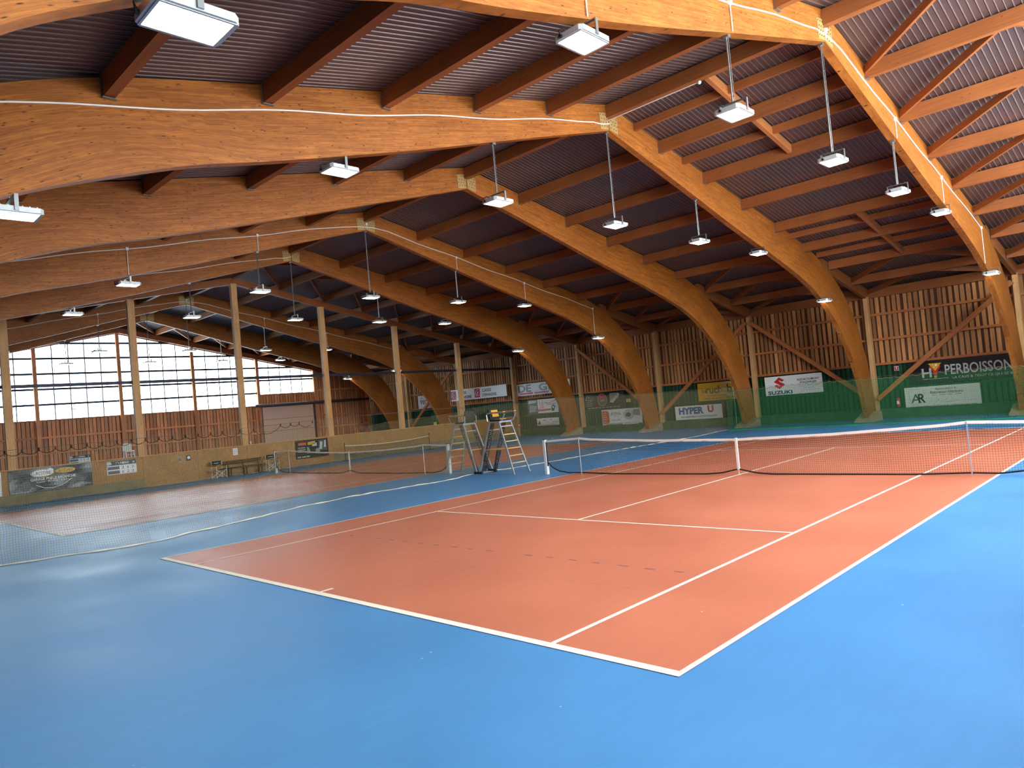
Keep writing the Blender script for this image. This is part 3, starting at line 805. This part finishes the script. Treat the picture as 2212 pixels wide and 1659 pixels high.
def umpire_chair(loc, mirror, label, cushion):
    t = tag(empty('umpire_chair', loc), label, 'umpire chair', 'tall umpire chairs between the courts')
    k = -1 if mirror else 1
    P = lambda x, y, z: (k * x, y, z)
    for y0, y1 in ((-.08, .02), (.66, .56)):
        MB().beam(P(1.66, y0, 0), P(1.06, y1, 1.73), .035, .06, (1, 0, 0)).build('leg', 'alu', t)
        MB().beam(P(.0, y0, 0), P(.62, y1, 1.73), .035, .06, (1, 0, 0)).build('leg', 'alu', t)
        m = MB(); m.tube([P(.62, y1, 1.74), P(.52, y1, 1.77), P(.5, y1, 1.98), P(.56, y1, 2.03), P(1.28, y1, 2.03), P(1.36, y1, 1.98), P(1.22, y1, 1.77), P(1.06, y1, 1.74)], .017, 7)
        m.build('arm_frame', 'alu', t)
        MB().beam(P(.72, y1, 2.055), P(1.34, y1, 2.055), .09, .025).build('armrest', 'slat_wood', t)
        m = MB(); s = .11
        a0, a1 = P(.03, y1 + .01, .1), P(.66, y1 + .01, 1.72); wd = .2
        m.poly([a0, P(.03 + wd, y1 + .01, .1), P(.66 + wd, y1 + .01, 1.72), a1]); sc = m.build('leg_banner', 'dark_mesh', t)
        if True:
            me = text_mesh('O CARRINGTON', 1.25, .1, 'v_lgrey')
            ang = math.atan2(1.62, .63)
            for v in me.vertices:
                u, w_ = v.co.x, v.co.z
                if k > 0: xx = .345 + .115 + u * math.cos(ang) - w_ * math.sin(ang); zz = .88 + u * math.sin(ang) + w_ * math.cos(ang)
                else: xx = -(.345 + .1) + u * math.cos(ang) * 1 + w_ * math.sin(ang); zz = .9 - u * math.sin(ang) + w_ * math.cos(ang)
                v.co = (xx, y1 + .0, zz)
            link('lettering', me, sc)
        m = MB(); m.tube([P(-.1, y0 * .9 + .01, .05), P(.14, y0 * .9 + .01, .05)], .05, 8); m.build('wheel', 'black', t)
    for i, z in enumerate((.36, .6, .84, 1.07, 1.3)):
        x = 1.66 - .6 * z / 1.73; f = z / 1.73
        MB().box(*(sorted((k * (x - .05), k * (x + .05)))), -.06 + .1 * f, .64 - .1 * f, z - .014, z + .014).build('step', 'slat_wood', t)
    MB().box(*(sorted((k * .36, k * 1.32))), -.0, .58, .80, .825).build('footrest', 'slat_wood', t)
    m = MB(); m.box(*(sorted((k * .6, k * 1.1))), .0, .58, 1.7, 1.75); m.box(*sorted((k * .58, k * .62)), .0, .58, 1.45, 1.49); m.box(*sorted((k * 1.1, k * 1.14)), 0, .58, 1.55, 1.59); m.build('seat_frame', 'alu', t)
    m = MB(); m.beam(P(.62, .29, 1.78), P(1.08, .29, 1.78), .46, .05); m.build('seat', 'black_cloth', t)
    m = MB(); m.beam(P(.62, .29, 1.77), P(.52, .29, 2.17), .46, .06, (k, 0, 0)); b = m.build('backrest', 'black_cloth', t)
    if cushion:
        m = MB(); m.beam(P(.66, .29, 1.9), P(.585, .29, 2.13), .3, .04, (k, 0, 0)); m.beam(P(.75, .29, 1.815), P(1.0, .29, 1.815), .3, .03); m.build('cushion', 'yellow', t)
    m = MB(); m.tube([P(.02, -.07, .03), P(.02, .65, .03)], .018, 6); m.tube([P(.08, -.06, .03), P(1.62, -.06, .03)], .008, 5); m.beam(P(.12, .62, .05), P(.5, .6, .78), .02, .03); m.build('cross_bar', 'alu', t)
    return t
umpire_chair((-9.44, -.02, 0), False, 'tall aluminium umpire chair with yellow cushion facing the near court', True)
umpire_chair((-9.54, -.02, 0), True, 'tall aluminium umpire chair with black seat facing the far court', False)
# white umpire chair beyond the partition
t = tag(empty('umpire_chair', (-36, -2.7, 0)), 'white umpire chair showing its top above the low partition', 'umpire chair')
for y in (-.25, .25):
    for x0, x1 in ((-.5, -.15), (.6, .2)): MB().beam((x0, y, 0), (x1, y * .8, 1.6), .05, .05).build('leg', 'white_paint', t)
for z in (.4, .75, 1.1, 1.4): MB().box(.6 - .25 * z - .04, .6 - .25 * z + .04, -.22, .22, z - .015, z + .015).build('step', 'white_paint', t)
MB().box(-.22, .25, -.25, .25, 1.58, 1.64).build('seat', 'white_paint', t)
m = MB(); m.prism([(-.24, 1.62), (.24, 1.62), (.24, 1.95), (.16, 2.06), (-.16, 2.06), (-.24, 1.95)], lambda u, v, d: (d, u, v), -.18, -.22); m.build('backrest', 'v_pale', t)

# ---------------------------------------------------------------- banners
def sheet(name, cx, y, z0, w, h, mat, label, wall='back', wr=.006, grp='sponsor banners'):
    """banner: origin at bottom centre, front faces local -y"""
    m = MB(); nx, nz = max(4, int(w * 6)), max(3, int(h * 6))
    f = lambda u, v: -wr * (math.sin(u * 3.1 + v * 5) + .7 * math.sin(u * 7 - v * 4.3)) * .5
    for i in range(nx):
        for j in range(nz):
            q = [(i, j), (i + 1, j), (i + 1, j + 1), (i, j + 1)]
            c = [(-w / 2 + w * a / nx, h * b / nz) for a, b in q]
            m.poly([(a, f(a, b), b) for a, b in c]); m.poly([(a, .012, b) for a, b in c][::-1])
    for sx in (-1, 1): m.box(sx * w / 2 - .004, sx * w / 2 + .004, -.0, .012, 0, h)
    m.box(-w / 2, w / 2, .0, .012, -.004, .004); m.box(-w / 2, w / 2, .0, .012, h - .004, h + .004)
    me = m.mesh(name, mat, False)
    o = link(name, me, None, (cx, y, z0) if wall == 'back' else (y, cx, z0), 0 if wall == 'back' else math.pi / 2)
    tag(o, label, 'banner', grp); return o
YB = 20.24
b = sheet('banner', .67, YB, 1.5, 4.4, 1.06, 'v_black', 'wide black HYPERBOISSON banner with yellow cocktail glass at the right edge')
X_ = lambda x: x - .67
text(b, 'H', X_(-.75), .5, .4, .42, 'v_lgrey', bold=.02)
shape(b, [(X_(-.66), .92), (X_(-.39), .56), (X_(-.12), .92)], 'v_yellow', -.0095)
shape(b, [(X_(-.63), .76), (X_(-.46), .5), (X_(-.46), .28), (X_(-.33), .28), (X_(-.33), .5), (X_(-.16), .76), (X_(-.2), .82), (X_(-.39), .56), (X_(-.59), .82)], 'v_red', -.0085)
for dx, dz, r in ((-.34, .83, .05), (-.42, .75, .03), (-.46, .84, .022)): shape(b, disc(X_(dx), dz, r), 'v_white', -.0105)
shape(b, [(X_(-.45), .26), (X_(-.34), .26), (X_(-.34), .33), (X_(-.45), .33)], 'v_yellow', -.0105)
text(b, 'PERBOISSON', X_(1.27), .58, 2.55, .46, 'v_lgrey', bold=.012)
text(b, 'LA CAVE & TOUT CE QUI SE BOIT', X_(1.54), .2, 2.55, .12, 'v_lgrey')
shape(b, [(X_(-.95), .2), (X_(.1), .2), (X_(.1), .22), (X_(-.95), .22)], 'v_lgrey')
b = sheet('banner', -.24, YB, .41, 3.04, .97, 'v_pale', 'pale AR renovation banner behind the green netting')
text(b, 'A', -1.06, .45, .42, .42, 'v_dgrey', bold=.0); text(b, 'R', -.82, .45, .3, .42, 'v_black', bold=.015)
ring(b, [(-1.33, .35), (-1.33, .88), (-.72, .88), (-.72, .6)], .006, 'v_grey', closed=False); ring(b, [(-1.2, .42), (-1.4, .2), (-1.2, .17), (-.8, .24)], .007, 'v_grey', closed=False)
text(b, 'Agencement &', .18, .83, .85, .12, 'v_brown'); text(b, 'R\u00e9novation Int\u00e9rieure', .2, .69, 1.3, .13, 'v_brown', bold=.01)
bars(b, -.4, .85, .56, .03, 'v_grey', 4); ring(b, [(-.3, .2), (-.1, .38), (-.1, .22), (.15, .33), (.1, .2), (.6, .26), (.95, .26)], .008, 'v_grey', closed=False)
ring(b, [(1.0, .24), (1.35, .3)], .005, 'v_grey', closed=False)
text(b, 'contact@ar-cretilles.eu - 06 70 75 26 85 - 25300 Les Premiers Sapins', 0, .07, 2.7, .09, 'v_black')
b = sheet('banner', -6.99, YB, 1.51, 3.02, .98, 'v_white', 'white SUZUKI dealer banner with red S mark')
S_ = [(-.62, .02), (-.0, .02)]
Sx, Sz, k_ = -.72, .62, .31
zig = [(-.95, .25), (-.05, .95), (.9, .42), (.55, .18), (-.02, .5), (-.3, .3), (.95, -.25), (.05, -.95), (-.9, -.42), (-.55, -.18), (.02, -.5), (.3, -.3)]
m = MB(); Z = [(Sx + a * k_, Sz + c * k_) for a, c in zig]
up = [Z[i] for i in (0, 6, 11, 5, 4, 3, 2, 1)]
shape(b, [(Sx - .95 * k_, Sz + .25 * k_), (Sx - .3 * k_, Sz - .12 * k_), (Sx + .2 * k_, Sz + .2 * k_), (Sx - .1 * k_, Sz + .4 * k_), (Sx + .02 * k_, Sz + .5 * k_), (Sx + .45 * k_, Sz + .22 * k_), (Sx + .9 * k_, Sz + .45 * k_), (Sx, Sz + 1.0 * k_)], 'v_red')
shape(b, [(Sx + .95 * k_, Sz - .25 * k_), (Sx + .3 * k_, Sz + .12 * k_), (Sx - .2 * k_, Sz - .2 * k_), (Sx + .1 * k_, Sz - .4 * k_), (Sx - .02 * k_, Sz - .5 * k_), (Sx - .45 * k_, Sz - .22 * k_), (Sx - .9 * k_, Sz - .45 * k_), (Sx, Sz - 1.0 * k_)], 'v_red')
shape(b, [(Sx - .95 * k_, Sz + .25 * k_), (Sx - .3 * k_, Sz - .12 * k_), (Sx + .95 * k_, Sz - .25 * k_), (Sx + .3 * k_, Sz + .12 * k_)], 'v_red', -.0085)
text(b, 'SUZUKI', -.72, .13, 1.3, .2, 'v_navy', bold=.03)
text(b, 'SUZUKI DUMONT', .8, .72, 1.12, .1, 'v_black', bold=.015); text(b, 'PONTARLIER', .8, .57, .86, .1, 'v_black', bold=.015)
text(b, 'ZAC les Grands Planchants', .8, .4, 1.1, .06, 'v_grey'); text(b, '03 81 46 53 52', .8, .28, .55, .06, 'v_grey'); text(b, 'www.suzukipontarlier.fr', .85, .16, .95, .06, 'v_grey')
b = sheet('banner', -11.02, YB, 1.5, 3.02, 1.0, 'v_yellow', 'yellow la ruche banner partly behind the third arch foot')
text(b, 'la', -1.1, .56, .26, .22, 'v_black'); text(b, 'ruch', -.5, .6, .98, .4, 'v_black', bold=.01); text(b, "'s", .16, .72, .12, .12, 'v_red'); text(b, 'b', .46, .62, .3, .46, 'v_black', bold=.01)
ring(b, [(-.05, .42), (-.05, .8), (.38, .98), (.8, .8), (.8, .42), (.38, .24)], .016, 'v_white'); shape(b, disc(.62, .42, .1, .06), 'v_green', -.0095)
bars(b, -.9, .3, .27, .03, 'v_brown', 6); bars(b, -1.15, .0, .11, .05, 'v_brown', 5); bars(b, .25, .8, .12, .06, 'v_brown', 2)
b = sheet('banner', -12.63, YB - .01, .5, 3.0, .78, 'v_white', 'white HYPER U banner low on the green wall')
text(b, 'HYPER', -.45, .5, 1.62, .4, 'v_blue', bold=.055); text(b, 'U', .8, .54, .38, .4, 'v_red', bold=.05)
text(b, 'les nouveaux commer\u00e7ants', 0, .15, 2.3, .17, 'v_navy', shear=.35)
b = sheet('banner', -18.0, YB - .02, .43, 3.05, .98, 'v_white', 'white AVIVA kitchen banner low beside the fourth arch foot')
shape(b, [(-1.5, .1), (-1.05, .1), (-.95, .2), (-.95, .78), (-1.05, .9), (-1.5, .9)], 'v_orange')
for i in range(5): shape(b, [(-1.45, .2 + i * .14), (-1.2 + .04 * (i % 3), .2 + i * .14), (-1.2 + .04 * (i % 3), .225 + i * .14), (-1.45, .225 + i * .14)], 'v_white', -.0095)
text(b, 'AVIVA', -.42, .7, .8, .22, 'v_brown', bold=.0); text(b, 'CUISINES', -.42, .54, .45, .05, 'v_grey'); text(b, 'PONTARLIER', -.42, .3, .65, .1, 'v_dgrey')
shape(b, disc(.55, .6, .4, .32), 'v_lgrey', -.0085); shape(b, [(.3, .5), (.6, .45), (.75, .6), (.55, .75), (.35, .65)], 'v_dgrey', -.0095); shape(b, [(.85, .55), (1.4, .5), (1.4, .9), (.9, .9)], 'v_grey', -.009)
text(b, 'ZAC LES GRANDS PLANCHANTS - PONTARLIER - 03 81 39 11 22', 0, .08, 2.8, .07, 'v_dgrey')
b = sheet('banner', -19.3, YB, 1.53, 3.15, .95, 'v_black', 'dark grey sponsor banner with red tennis ball logo')
shape(b, disc(-.1, .55, .36, .38), 'v_dgrey', -.0085); shape(b, disc(-.1, .62, .3, .26, 16, 0, 180), 'v_crimson', -.0095); ring(b, disc(-.1, .55, .37, .39), .012, 'v_lgrey')
text(b, '2000', -.1, .5, .4, .12, 'v_lgrey'); text(b, 'PONTARLIER', -.05, .14, .95, .1, 'v_brown')
shape(b, [(.5, .35), (1.2, .6), (1.2, .92), (.5, .92)], 'v_grey', -.0085); shape(b, [(.45, .35), (.75, .3), (1.3, .8), (1.2, .9)], 'v_lgrey', -.0095)
ring(b, [(-1.42, .6), (-1.35, .85), (-1.22, .85), (-1.15, .7)], .02, 'v_lgrey', closed=False)
for i in range(4): shape(b, [(-1.45, .2 + i * .12), (-.95 + .1 * (i % 2), .2 + i * .12), (-.95 + .1 * (i % 2), .225 + i * .12), (-1.45, .225 + i * .12)], 'v_grey', -.0095)
bars(b, -1.3, 1.3, .05, .03, 'v_lgrey', 9)
b = sheet('banner', -24.55, YB, 1.52, 2.8, .96, 'v_white', 'white and red 1255 banner with black photo at its left')
shape(b, [(-1.4, 0), (-.45, 0), (-.45, .96), (-1.4, .96)], 'v_dgrey'); shape(b, [(-1.3, .1), (-.7, .12), (-.5, .5), (-1.2, .6)], 'v_grey', -.0095); shape(b, [(-1.35, .7), (-.6, .75), (-.5, .9), (-1.3, .92)], 'v_lgrey', -.0095)
text(b, '12', -.12, .76, .36, .24, 'v_red'); text(b, '55', -.1, .46, .4, .25, 'v_red', bold=.01)
shape(b, [(-.7, .12), (.75, .16), (.75, .28), (-.7, .25)], 'v_red', -.0095); ring(b, [(.2, .75), (.55, .62), (.9, .75), (1.3, .86)], .02, 'v_pink', closed=False); ring(b, [(.4, .52), (.9, .58), (1.2, .6)], .015, 'v_pink', closed=False)
shape(b, [(.8, .12), (1.0, .1), (1.15, .4), (1.0, .55), (.78, .42)], 'v_black', -.0095); shape(b, disc(.95, .36, .08), 'v_white', -.0105)
b = sheet('banner', -24.2, YB, .66, 2.0, .5, 'v_white', 'small white sponsor banner low left of the fifth arch foot')
text(b, 'PONTARLIER', .68, .22, .5, .08, 'v_dgrey'); shape(b, [(-.5, .36), (-.2, .32), (-.25, .42)], 'v_red'); shape(b, [(.1, .33), (.45, .38), (.35, .43)], 'v_red'); shape(b, [(-.95, .1), (-.65, .1), (-.75, .38)], 'v_brown'); bars(b, -.9, .9, .05, .04, 'v_red', 9); bars(b, -.1, .15, .2, .04, 'v_pink', 2)
b = sheet('banner', -24.41, YB, 2.83, 4.9, .82, 'v_white', 'white DE GIA lettered banner with red stripe high on the wall')
text(b, 'DE', -1.7, .5, 1.25, .52, 'v_dgrey', bold=.03); text(b, 'GIA', .6, .5, 1.9, .52, 'v_dgrey', bold=.03); shape(b, [(.9, .3), (1.1, .3), (1.5, .75), (1.35, .75)], 'v_white', -.0125)
shape(b, [(-2.2, .08), (-1.0, .08), (-.9, .2), (-2.2, .2)], 'v_red'); shape(b, [(-.85, .08), (.5, .08), (.65, .2), (-.75, .2)], 'v_crimson'); shape(b, [(.7, .08), (2.2, .08), (2.3, .2), (.85, .2)], 'v_red')
b = sheet('banner', -30.7, 19.97, 2.96, 6.1, .84, 'v_white', 'white CAISSE D\u2019EPARGNE bank banner high beyond the posts')
for cx in (-2.75, -.05):
    shape(b, [(cx - .28, .1), (cx + .3, .1), (cx + .3, .76), (cx - .28, .76)], 'v_crimson')
    ring(b, [(cx - .2, .3), (cx - .1, .62), (cx + .18, .7)], .03, 'v_white', -.012, False); ring(b, [(cx - .1, .2), (cx + .1, .55), (cx + .2, .2), (cx - .02, .26)], .022, 'v_white', -.012, False)
    text(b, 'CAISSE', cx + 1.05, .58, .95, .22, 'v_black', bold=.012); text(b, 'D\'EPARGNE', cx + 1.3, .24, 1.5, .22, 'v_black', bold=.012)
b = sheet('banner', -36.6, YB, 2.64, 3.3, 1.05, 'v_white', 'white vern banner seen between the two farthest arches')
text(b, 'vernet', -.5, .55, 1.75, .42, 'v_orange', bold=.01); shape(b, [(-1.3, .8), (-1.05, .8), (-1.05, .85), (-1.3, .85)], 'v_orange'); bars(b, -.2, .5, .22, .06, 'v_pink', 2)
# on the chipboard partition
XO = -26.835
b = sheet('banner', -8.65, XO, .42, 3.05, .98, 'v_char', 'creased black EUROTYRE garage banner on the partition', 'mid', .03); b.location.x += .03
shape(b, disc(-.35, .76, .42, .14, 24), 'v_white', -.05); shape(b, disc(-.05, .84, .12, .1), 'v_white', -.052); text(b, 'EUROTYRE', -.38, .76, .7, .13, 'v_char', -.056)
ring(b, [(-.35, .6), (-.1, .6), (.05, .68), (.1, .8)], .012, 'v_yellow', -.054, False)
shape(b, disc(.5, .79, .38, .11, 24), 'v_yellow', -.053); text(b, 'Ad CLASS', .5, .79, .56, .12, 'v_black', -.056, shear=.3)
text(b, 'GARAGE PNEUS BALANCHE', .05, .52, 1.65, .11, 'v_white', -.056, bold=.012); text(b, 'Entretien - M\u00e9canique - Pare-Brise', .05, .39, 1.25, .075, 'v_white', -.056)
ring(b, [(-.6, .28), (-.3, .13), (0, .1), (.35, .18), (.75, .42)], .018, 'v_white', -.05, False)
text(b, '03 81 46 43 37', -1.15, .05, .6, .06, 'v_lgrey', -.056); text(b, '25300 Pontarlier', 1.15, .12, .6, .07, 'v_lgrey', -.056)
b = sheet('banner', -11.95, XO, .42, 3.05, .98, 'v_white', 'white banner cut off at the left edge of the partition', 'mid')
shape(b, disc(1.35, .18, .08), 'v_black'); bars(b, .6, 1.3, .6, .08, 'v_dgrey', 2)
b = sheet('banner', 3.68, XO, .38, 2.0, .98, 'v_black', 'black photo collage poster on the partition behind the far net', 'mid')
shape(b, [(-.82, .72), (-.35, .72), (-.35, .86), (-.82, .86)], 'v_orange'); shape(b, [(-.25, .7), (.2, .74), (.2, .9), (-.25, .86)], 'v_yellow'); shape(b, [(.0, .62), (.3, .62), (.3, .8), (.0, .76)], 'v_lgrey')
shape(b, [(.4, .35), (.9, .35), (.9, .9), (.4, .9)], 'v_dgrey'); shape(b, [(.45, .42), (.6, .4), (.66, .8), (.5, .85)], 'v_lgrey', -.0095); shape(b, [(.72, .5), (.86, .5), (.86, .88), (.78, .88)], 'v_lgrey', -.0095); shape(b, [(.2, .2), (.46, .24), (.46, .5), (.2, .46)], 'v_grey', -.0095)
for i in range(3): shape(b, [(-.85, .34 + i * .11), (-.4, .34 + i * .11), (-.42, .39 + i * .11), (-.85, .39 + i * .11)], 'v_grey')
shape(b, [(-.3, .25), (-.1, .3), (-.2, .6), (-.32, .6)], 'v_grey'); bars(b, -.9, -.1, .09, .06, 'v_lgrey', 3)
def scoreboard(cx, x, z, label):
    o = sheet('scoreboard', cx, x, z, 1.22, .6, 'v_white', label, 'mid', 0.0, None); o['category'] = 'scoreboard'
    shape(o, [(-.61, .4), (.61, .4), (.61, .6), (-.61, .6)], 'v_black'); text(o, 'HEAD', .12, .5, .36, .09, 'v_white', bold=.03)
    ring(o, [(-.24, .44), (-.22, .54), (-.16, .56), (-.1, .44)], .012, 'v_white', closed=False); shape(o, disc(.5, .49, .045), 'v_lgrey', -.0095); shape(o, [(-.61, .42), (-.4, .46), (-.45, .58), (-.61, .58)], 'v_lgrey', -.0095)
    for r, z in ((0, .29), (1, .1)): shape(o, [(-.58, z - .07), (-.1, z - .07), (-.1, z + .07), (-.58, z + .07)], 'v_dgrey')
    for r, row in enumerate(('360', '620')):
        for c, ch in enumerate(row): text(o, ch, .04 + c * .21, .29 - r * .19, .075, .12, 'v_black')
    return o
scoreboard(-5.9, XO, .75, 'HEAD scoreboard reading 3 6 0 and 6 2 0 on the partition')
o = scoreboard(-2.77, XL + .2, .93, 'small HEAD scoreboard on the far gable wall above the partition')
def card(name, cx, x, z, w, h, mat, label, cat='notice', y_wall=None):
    m = MB(); m.box(-w / 2, w / 2, -.006, .006, 0, h)
    o = m.build(name, mat)
    if y_wall is None: o.location = (x, cx, z); o.rotation_euler = (0, 0, math.pi / 2)
    else: o.location = (cx, y_wall, z)
    return tag(o, label, cat)
o = card('notice_sheet', -.62, XO, 1.0, .24, .34, 'v_white', 'white paper notice pinned to the partition beside a post')
for i in range(5): shape(o, [(-.09, .06 + i * .05), (.09, .06 + i * .05), (.09, .075 + i * .05), (-.09, .075 + i * .05)], 'v_grey')
o = card('sticker', -3.35, XO, .98, .16, .26, 'v_grey', 'grey sticker on the partition, left of the black ball sticker', 'sticker'); shape(o, [(-.06, .05), (.06, .05), (.0, .22)], 'v_brown')
o = card('sticker', -2.95, XO, 1.0, .2, .24, 'v_black', 'black sticker with white ball drawing on the partition', 'sticker'); shape(o, disc(.02, .14, .07), 'v_white')
o = card('number_sign', -17.39, 0, 1.78, .32, .22, 'v_signyellow', 'small yellow sign numbered 2 left of the fourth arch', 'sign', YB); text(o, '2', 0, .11, .09, .15, 'v_black')
o = card('number_sign', -36.3, 0, 1.23, .34, .22, 'v_signyellow', 'small yellow sign numbered 3 on the green wall beyond the partition', 'sign', YB); text(o, '3', 0, .11, .09, .15, 'v_black')
o = card('fire_sign', -2.0, 0, 2.23, .19, .22, 'v_white', 'small red and white fire extinguisher sign above the extinguisher', 'sign', YB)
shape(o, [(-.085, .05), (.085, .05), (.085, .21), (-.085, .21)], 'v_red'); shape(o, [(-.01, .08), (.02, .08), (.02, .19), (.06, .19), (.06, .2), (-.06, .2), (-.06, .19), (-.01, .19)], 'v_white', -.0095); shape(o, [(-.08, .01), (.08, .01), (.08, .04), (-.08, .04)], 'v_navy')

# ---------------------------------------------------------------- small things
def extinguisher(loc, label):
    t = tag(empty('fire_extinguisher', loc), label, 'fire extinguisher', 'wall fire extinguishers')
    m = MB(); m.tube([(0, 0, 0), (0, 0, .02), (0, 0, .34), (0, 0, .38), (0, 0, .41)], [.07, .08, .08, .06, .03], 14); m.build('cylinder', 'red', t, True)
    m = MB(); m.box(-.015, .015, -.02, .02, .41, .45); m.beam((0, .02, .45), (0, -.1, .48), .02, .012); m.build('valve', 'black', t)
    m = MB(); m.tube([(.02, 0, .43), (.1, 0, .4), (.1, 0, .2), (.09, 0, .08)], .011, 6); m.build('hose', 'black', t)
    m = MB(); m.box(-.05, .05, -.083, -.078, .12, .26); m.build('label_plate', 'v_white', t)
    m = MB(); m.box(-.03, .03, .075, .09, .1, .35); m.build('wall_bracket', 'steel', t)
extinguisher((-2.03, 20.13, .55), 'red fire extinguisher on the green wall left of the pale AR banner')
extinguisher((-26.77, 20.13, .6), 'red fire extinguisher far left at the partition end')
def director_chair(loc, rz, label):
    t = tag(empty('director_chair', loc, rz), label, 'folding chair', 'director chairs beside the bench')
    for x in (-.27, .27):
        for y in (-.2, .2):
            m = MB(); m.tube([(x, y, 0), (x, y, .42)], .014, 6); m.build('leg', 'white_paint', t)
        m = MB(); m.tube([(x, .2, .42), (x, .2, .82)], .014, 6); m.tube([(x, -.2, .42), (x, -.2, .6)], .014, 6); m.build('upright', 'white_paint', t)
        MB().box(x - .025, x + .025, -.22, .22, .6, .625).build('armrest', 'black', t)
    m = MB()
    for y in (-.2, .2): m.tube([(-.27, y, .04), (.27, y, .42)], .011, 5); m.tube([(.27, y, .04), (-.27, y, .42)], .011, 5)
    m.build('cross_brace', 'white_paint', t)
    m = MB(); N = 8
    for i in range(N):
        a, c = -.27 + .54 * i / N, -.27 + .54 * (i + 1) / N; f = lambda q: .43 - .035 * (1 - (q / .27) ** 2)
        m.poly([(a, -.2, f(a)), (c, -.2, f(c)), (c, .2, f(c)), (a, .2, f(a))])
    m.build('seat', 'black_cloth', t)
    m = MB()
    for i in range(N):
        a, c = -.29 + .58 * i / N, -.29 + .58 * (i + 1) / N; f = lambda q: .2 + .05 * (1 - (q / .29) ** 2)
        m.poly([(a, f(a), .64), (c, f(c), .64), (c, f(c), .83), (a, f(a), .83)])
    bk = m.build('backrest', 'black_cloth', t); me = MB(); me.box(-.12, .12, .215, .222, .71, .74); me.build('lettering', 'v_lgrey', bk)
director_chair((-26.25, -1.75, 0), math.pi / 2 + .15, 'folding chair with black cloth at the left end of the bench')
director_chair((-26.3, 1.05, 0), math.pi / 2 - .1, 'folding chair with black cloth behind the far net post')
t = tag(empty('bench', (-26.45, -.35, 0)), 'dark wooden bench with backrest against the partition', 'bench')
for x in (-.1, .03, .16): MB().box(x - .055, x + .055, -1.0, .98, .4, .43).build('seat_slat', 'bench_wood', t)
for z in (.58, .68): MB().box(-.24, -.21, -1.0, .98, z, z + .08).build('back_slat', 'bench_wood', t)
for y in (-.8, 0, .8):
    for x in (-.16, .16): MB().box(x - .035, x + .035, y - .035, y + .035, 0, .4).build('leg', 'bench_wood', t)
    MB().box(-.2, -.16, y - .03, y + .03, .3, .74).build('back_post', 'bench_wood', t)
t = tag(empty('mini_net', (-26.0, 8.2, 0)), 'portable mini tennis net with black posts along the partition', 'mini net')
for y in (-3.0, 3.0):
    m = MB(); m.tube([(0, y, 0), (0, y, 1.02)], .022, 7); m.box(-.3, .3, y - .025, y + .025, 0, .03); m.build('post', 'black', t)
m = MB()
nt = lambda y: .72 + .12 * (y / 3) ** 2
for i in range(70): 
    y = -3 + 6 * i / 69; strand(m, [(0, y, .1), (0, y, nt(y))], .0035)
for r in range(9): strand(m, [(0, -3 + 6 * i / 20, .1 + (nt(-3 + 6 * i / 20) - .1) * r / 8) for i in range(21)], .0035)
o = m.build('mesh', 'net_black', t); o['kind'] = 'stuff'
m = MB(); m.tube([(0, -3 + 6 * i / 20, nt(-3 + 6 * i / 20)) for i in range(21)], .02, 5); m.build('headband', 'white_paint', t)
o = MB(); 
pts = [(.05 * math.sin(a * .7), .13 * math.cos(a), .13 * math.sin(a)) for a in [2 * math.pi * i / 24 for i in range(24)]]
o.tube([(0.0, b, c) for a, b, c in pts], .008, 5, closed=True); o.tube([(0, .01, .13), (0, .0, .33)], .005, 4)
o = o.build('rope_ring', 'black'); o.location = (-8.97, -4.94, 2.0); tag(o, 'dark rope ring hanging on the divider net left of the umpire chairs', 'ring')
def sphere_mesh(r, mat):
    m = MB(); n, k = 14, 8; pts = [(0, 0, -r * math.cos(math.pi * i / k)) for i in range(k + 1)]
    m.tube(pts, [max(.0005, r * math.sin(math.pi * i / k)) for i in range(k + 1)], n); return m.mesh('tennis_ball', mat, True)
o = link('tennis_ball', sphere_mesh(.034, 'ball_yellow'), None, (-20.1, 15.9, .034)); tag(o, 'yellow tennis ball on the blue floor above the near net post', 'ball')
m = MB(); m.tube([(0, 0, 0), (0, 0, .13), (0, 0, .16), (0, 0, .19)], [.035, .035, .015, .015], 10); o = m.build('water_bottle', 'white_paint', smooth=True); o.location = (-26.88, .24, 1.447)
tag(o, 'white water bottle standing on top of the partition', 'bottle'); m = MB(); m.tube([(0, 0, .19), (0, 0, .215)], .018, 8); m.build('cap', 'black', o)
o = MB(); o.tube([(0, 0, 0), (0, 0, -.32)], .012, 5); o.tube([(0, .12, 0), (0, .12, -.32)], .012, 5); o.box(-.06, .06, -.14, .26, -.36, -.32); o = o.build('hanging_bracket', 'steel_dark'); o.location = (XL + .22, -2.95, 4.95)
tag(o, 'small dark bracket hanging in front of the left gable window', 'bracket')

m = MB(); m.tube([(-2.85, -.13, 9.93), (.0, -.13, 9.93)], .014, 6); o = m.build('sensor_pipe', 'cable_white'); tag(o, 'white pipe with ball sensor along the ridge beam near the right', 'pipe')
m = MB(); m.tube([(-.05 * math.cos(math.pi * i / 6) + .04, -.13, 9.92) for i in range(7)], [max(.001, .05 * math.sin(math.pi * i / 6)) for i in range(7)], 10); m.build('sensor', 'cable_white', o, True)
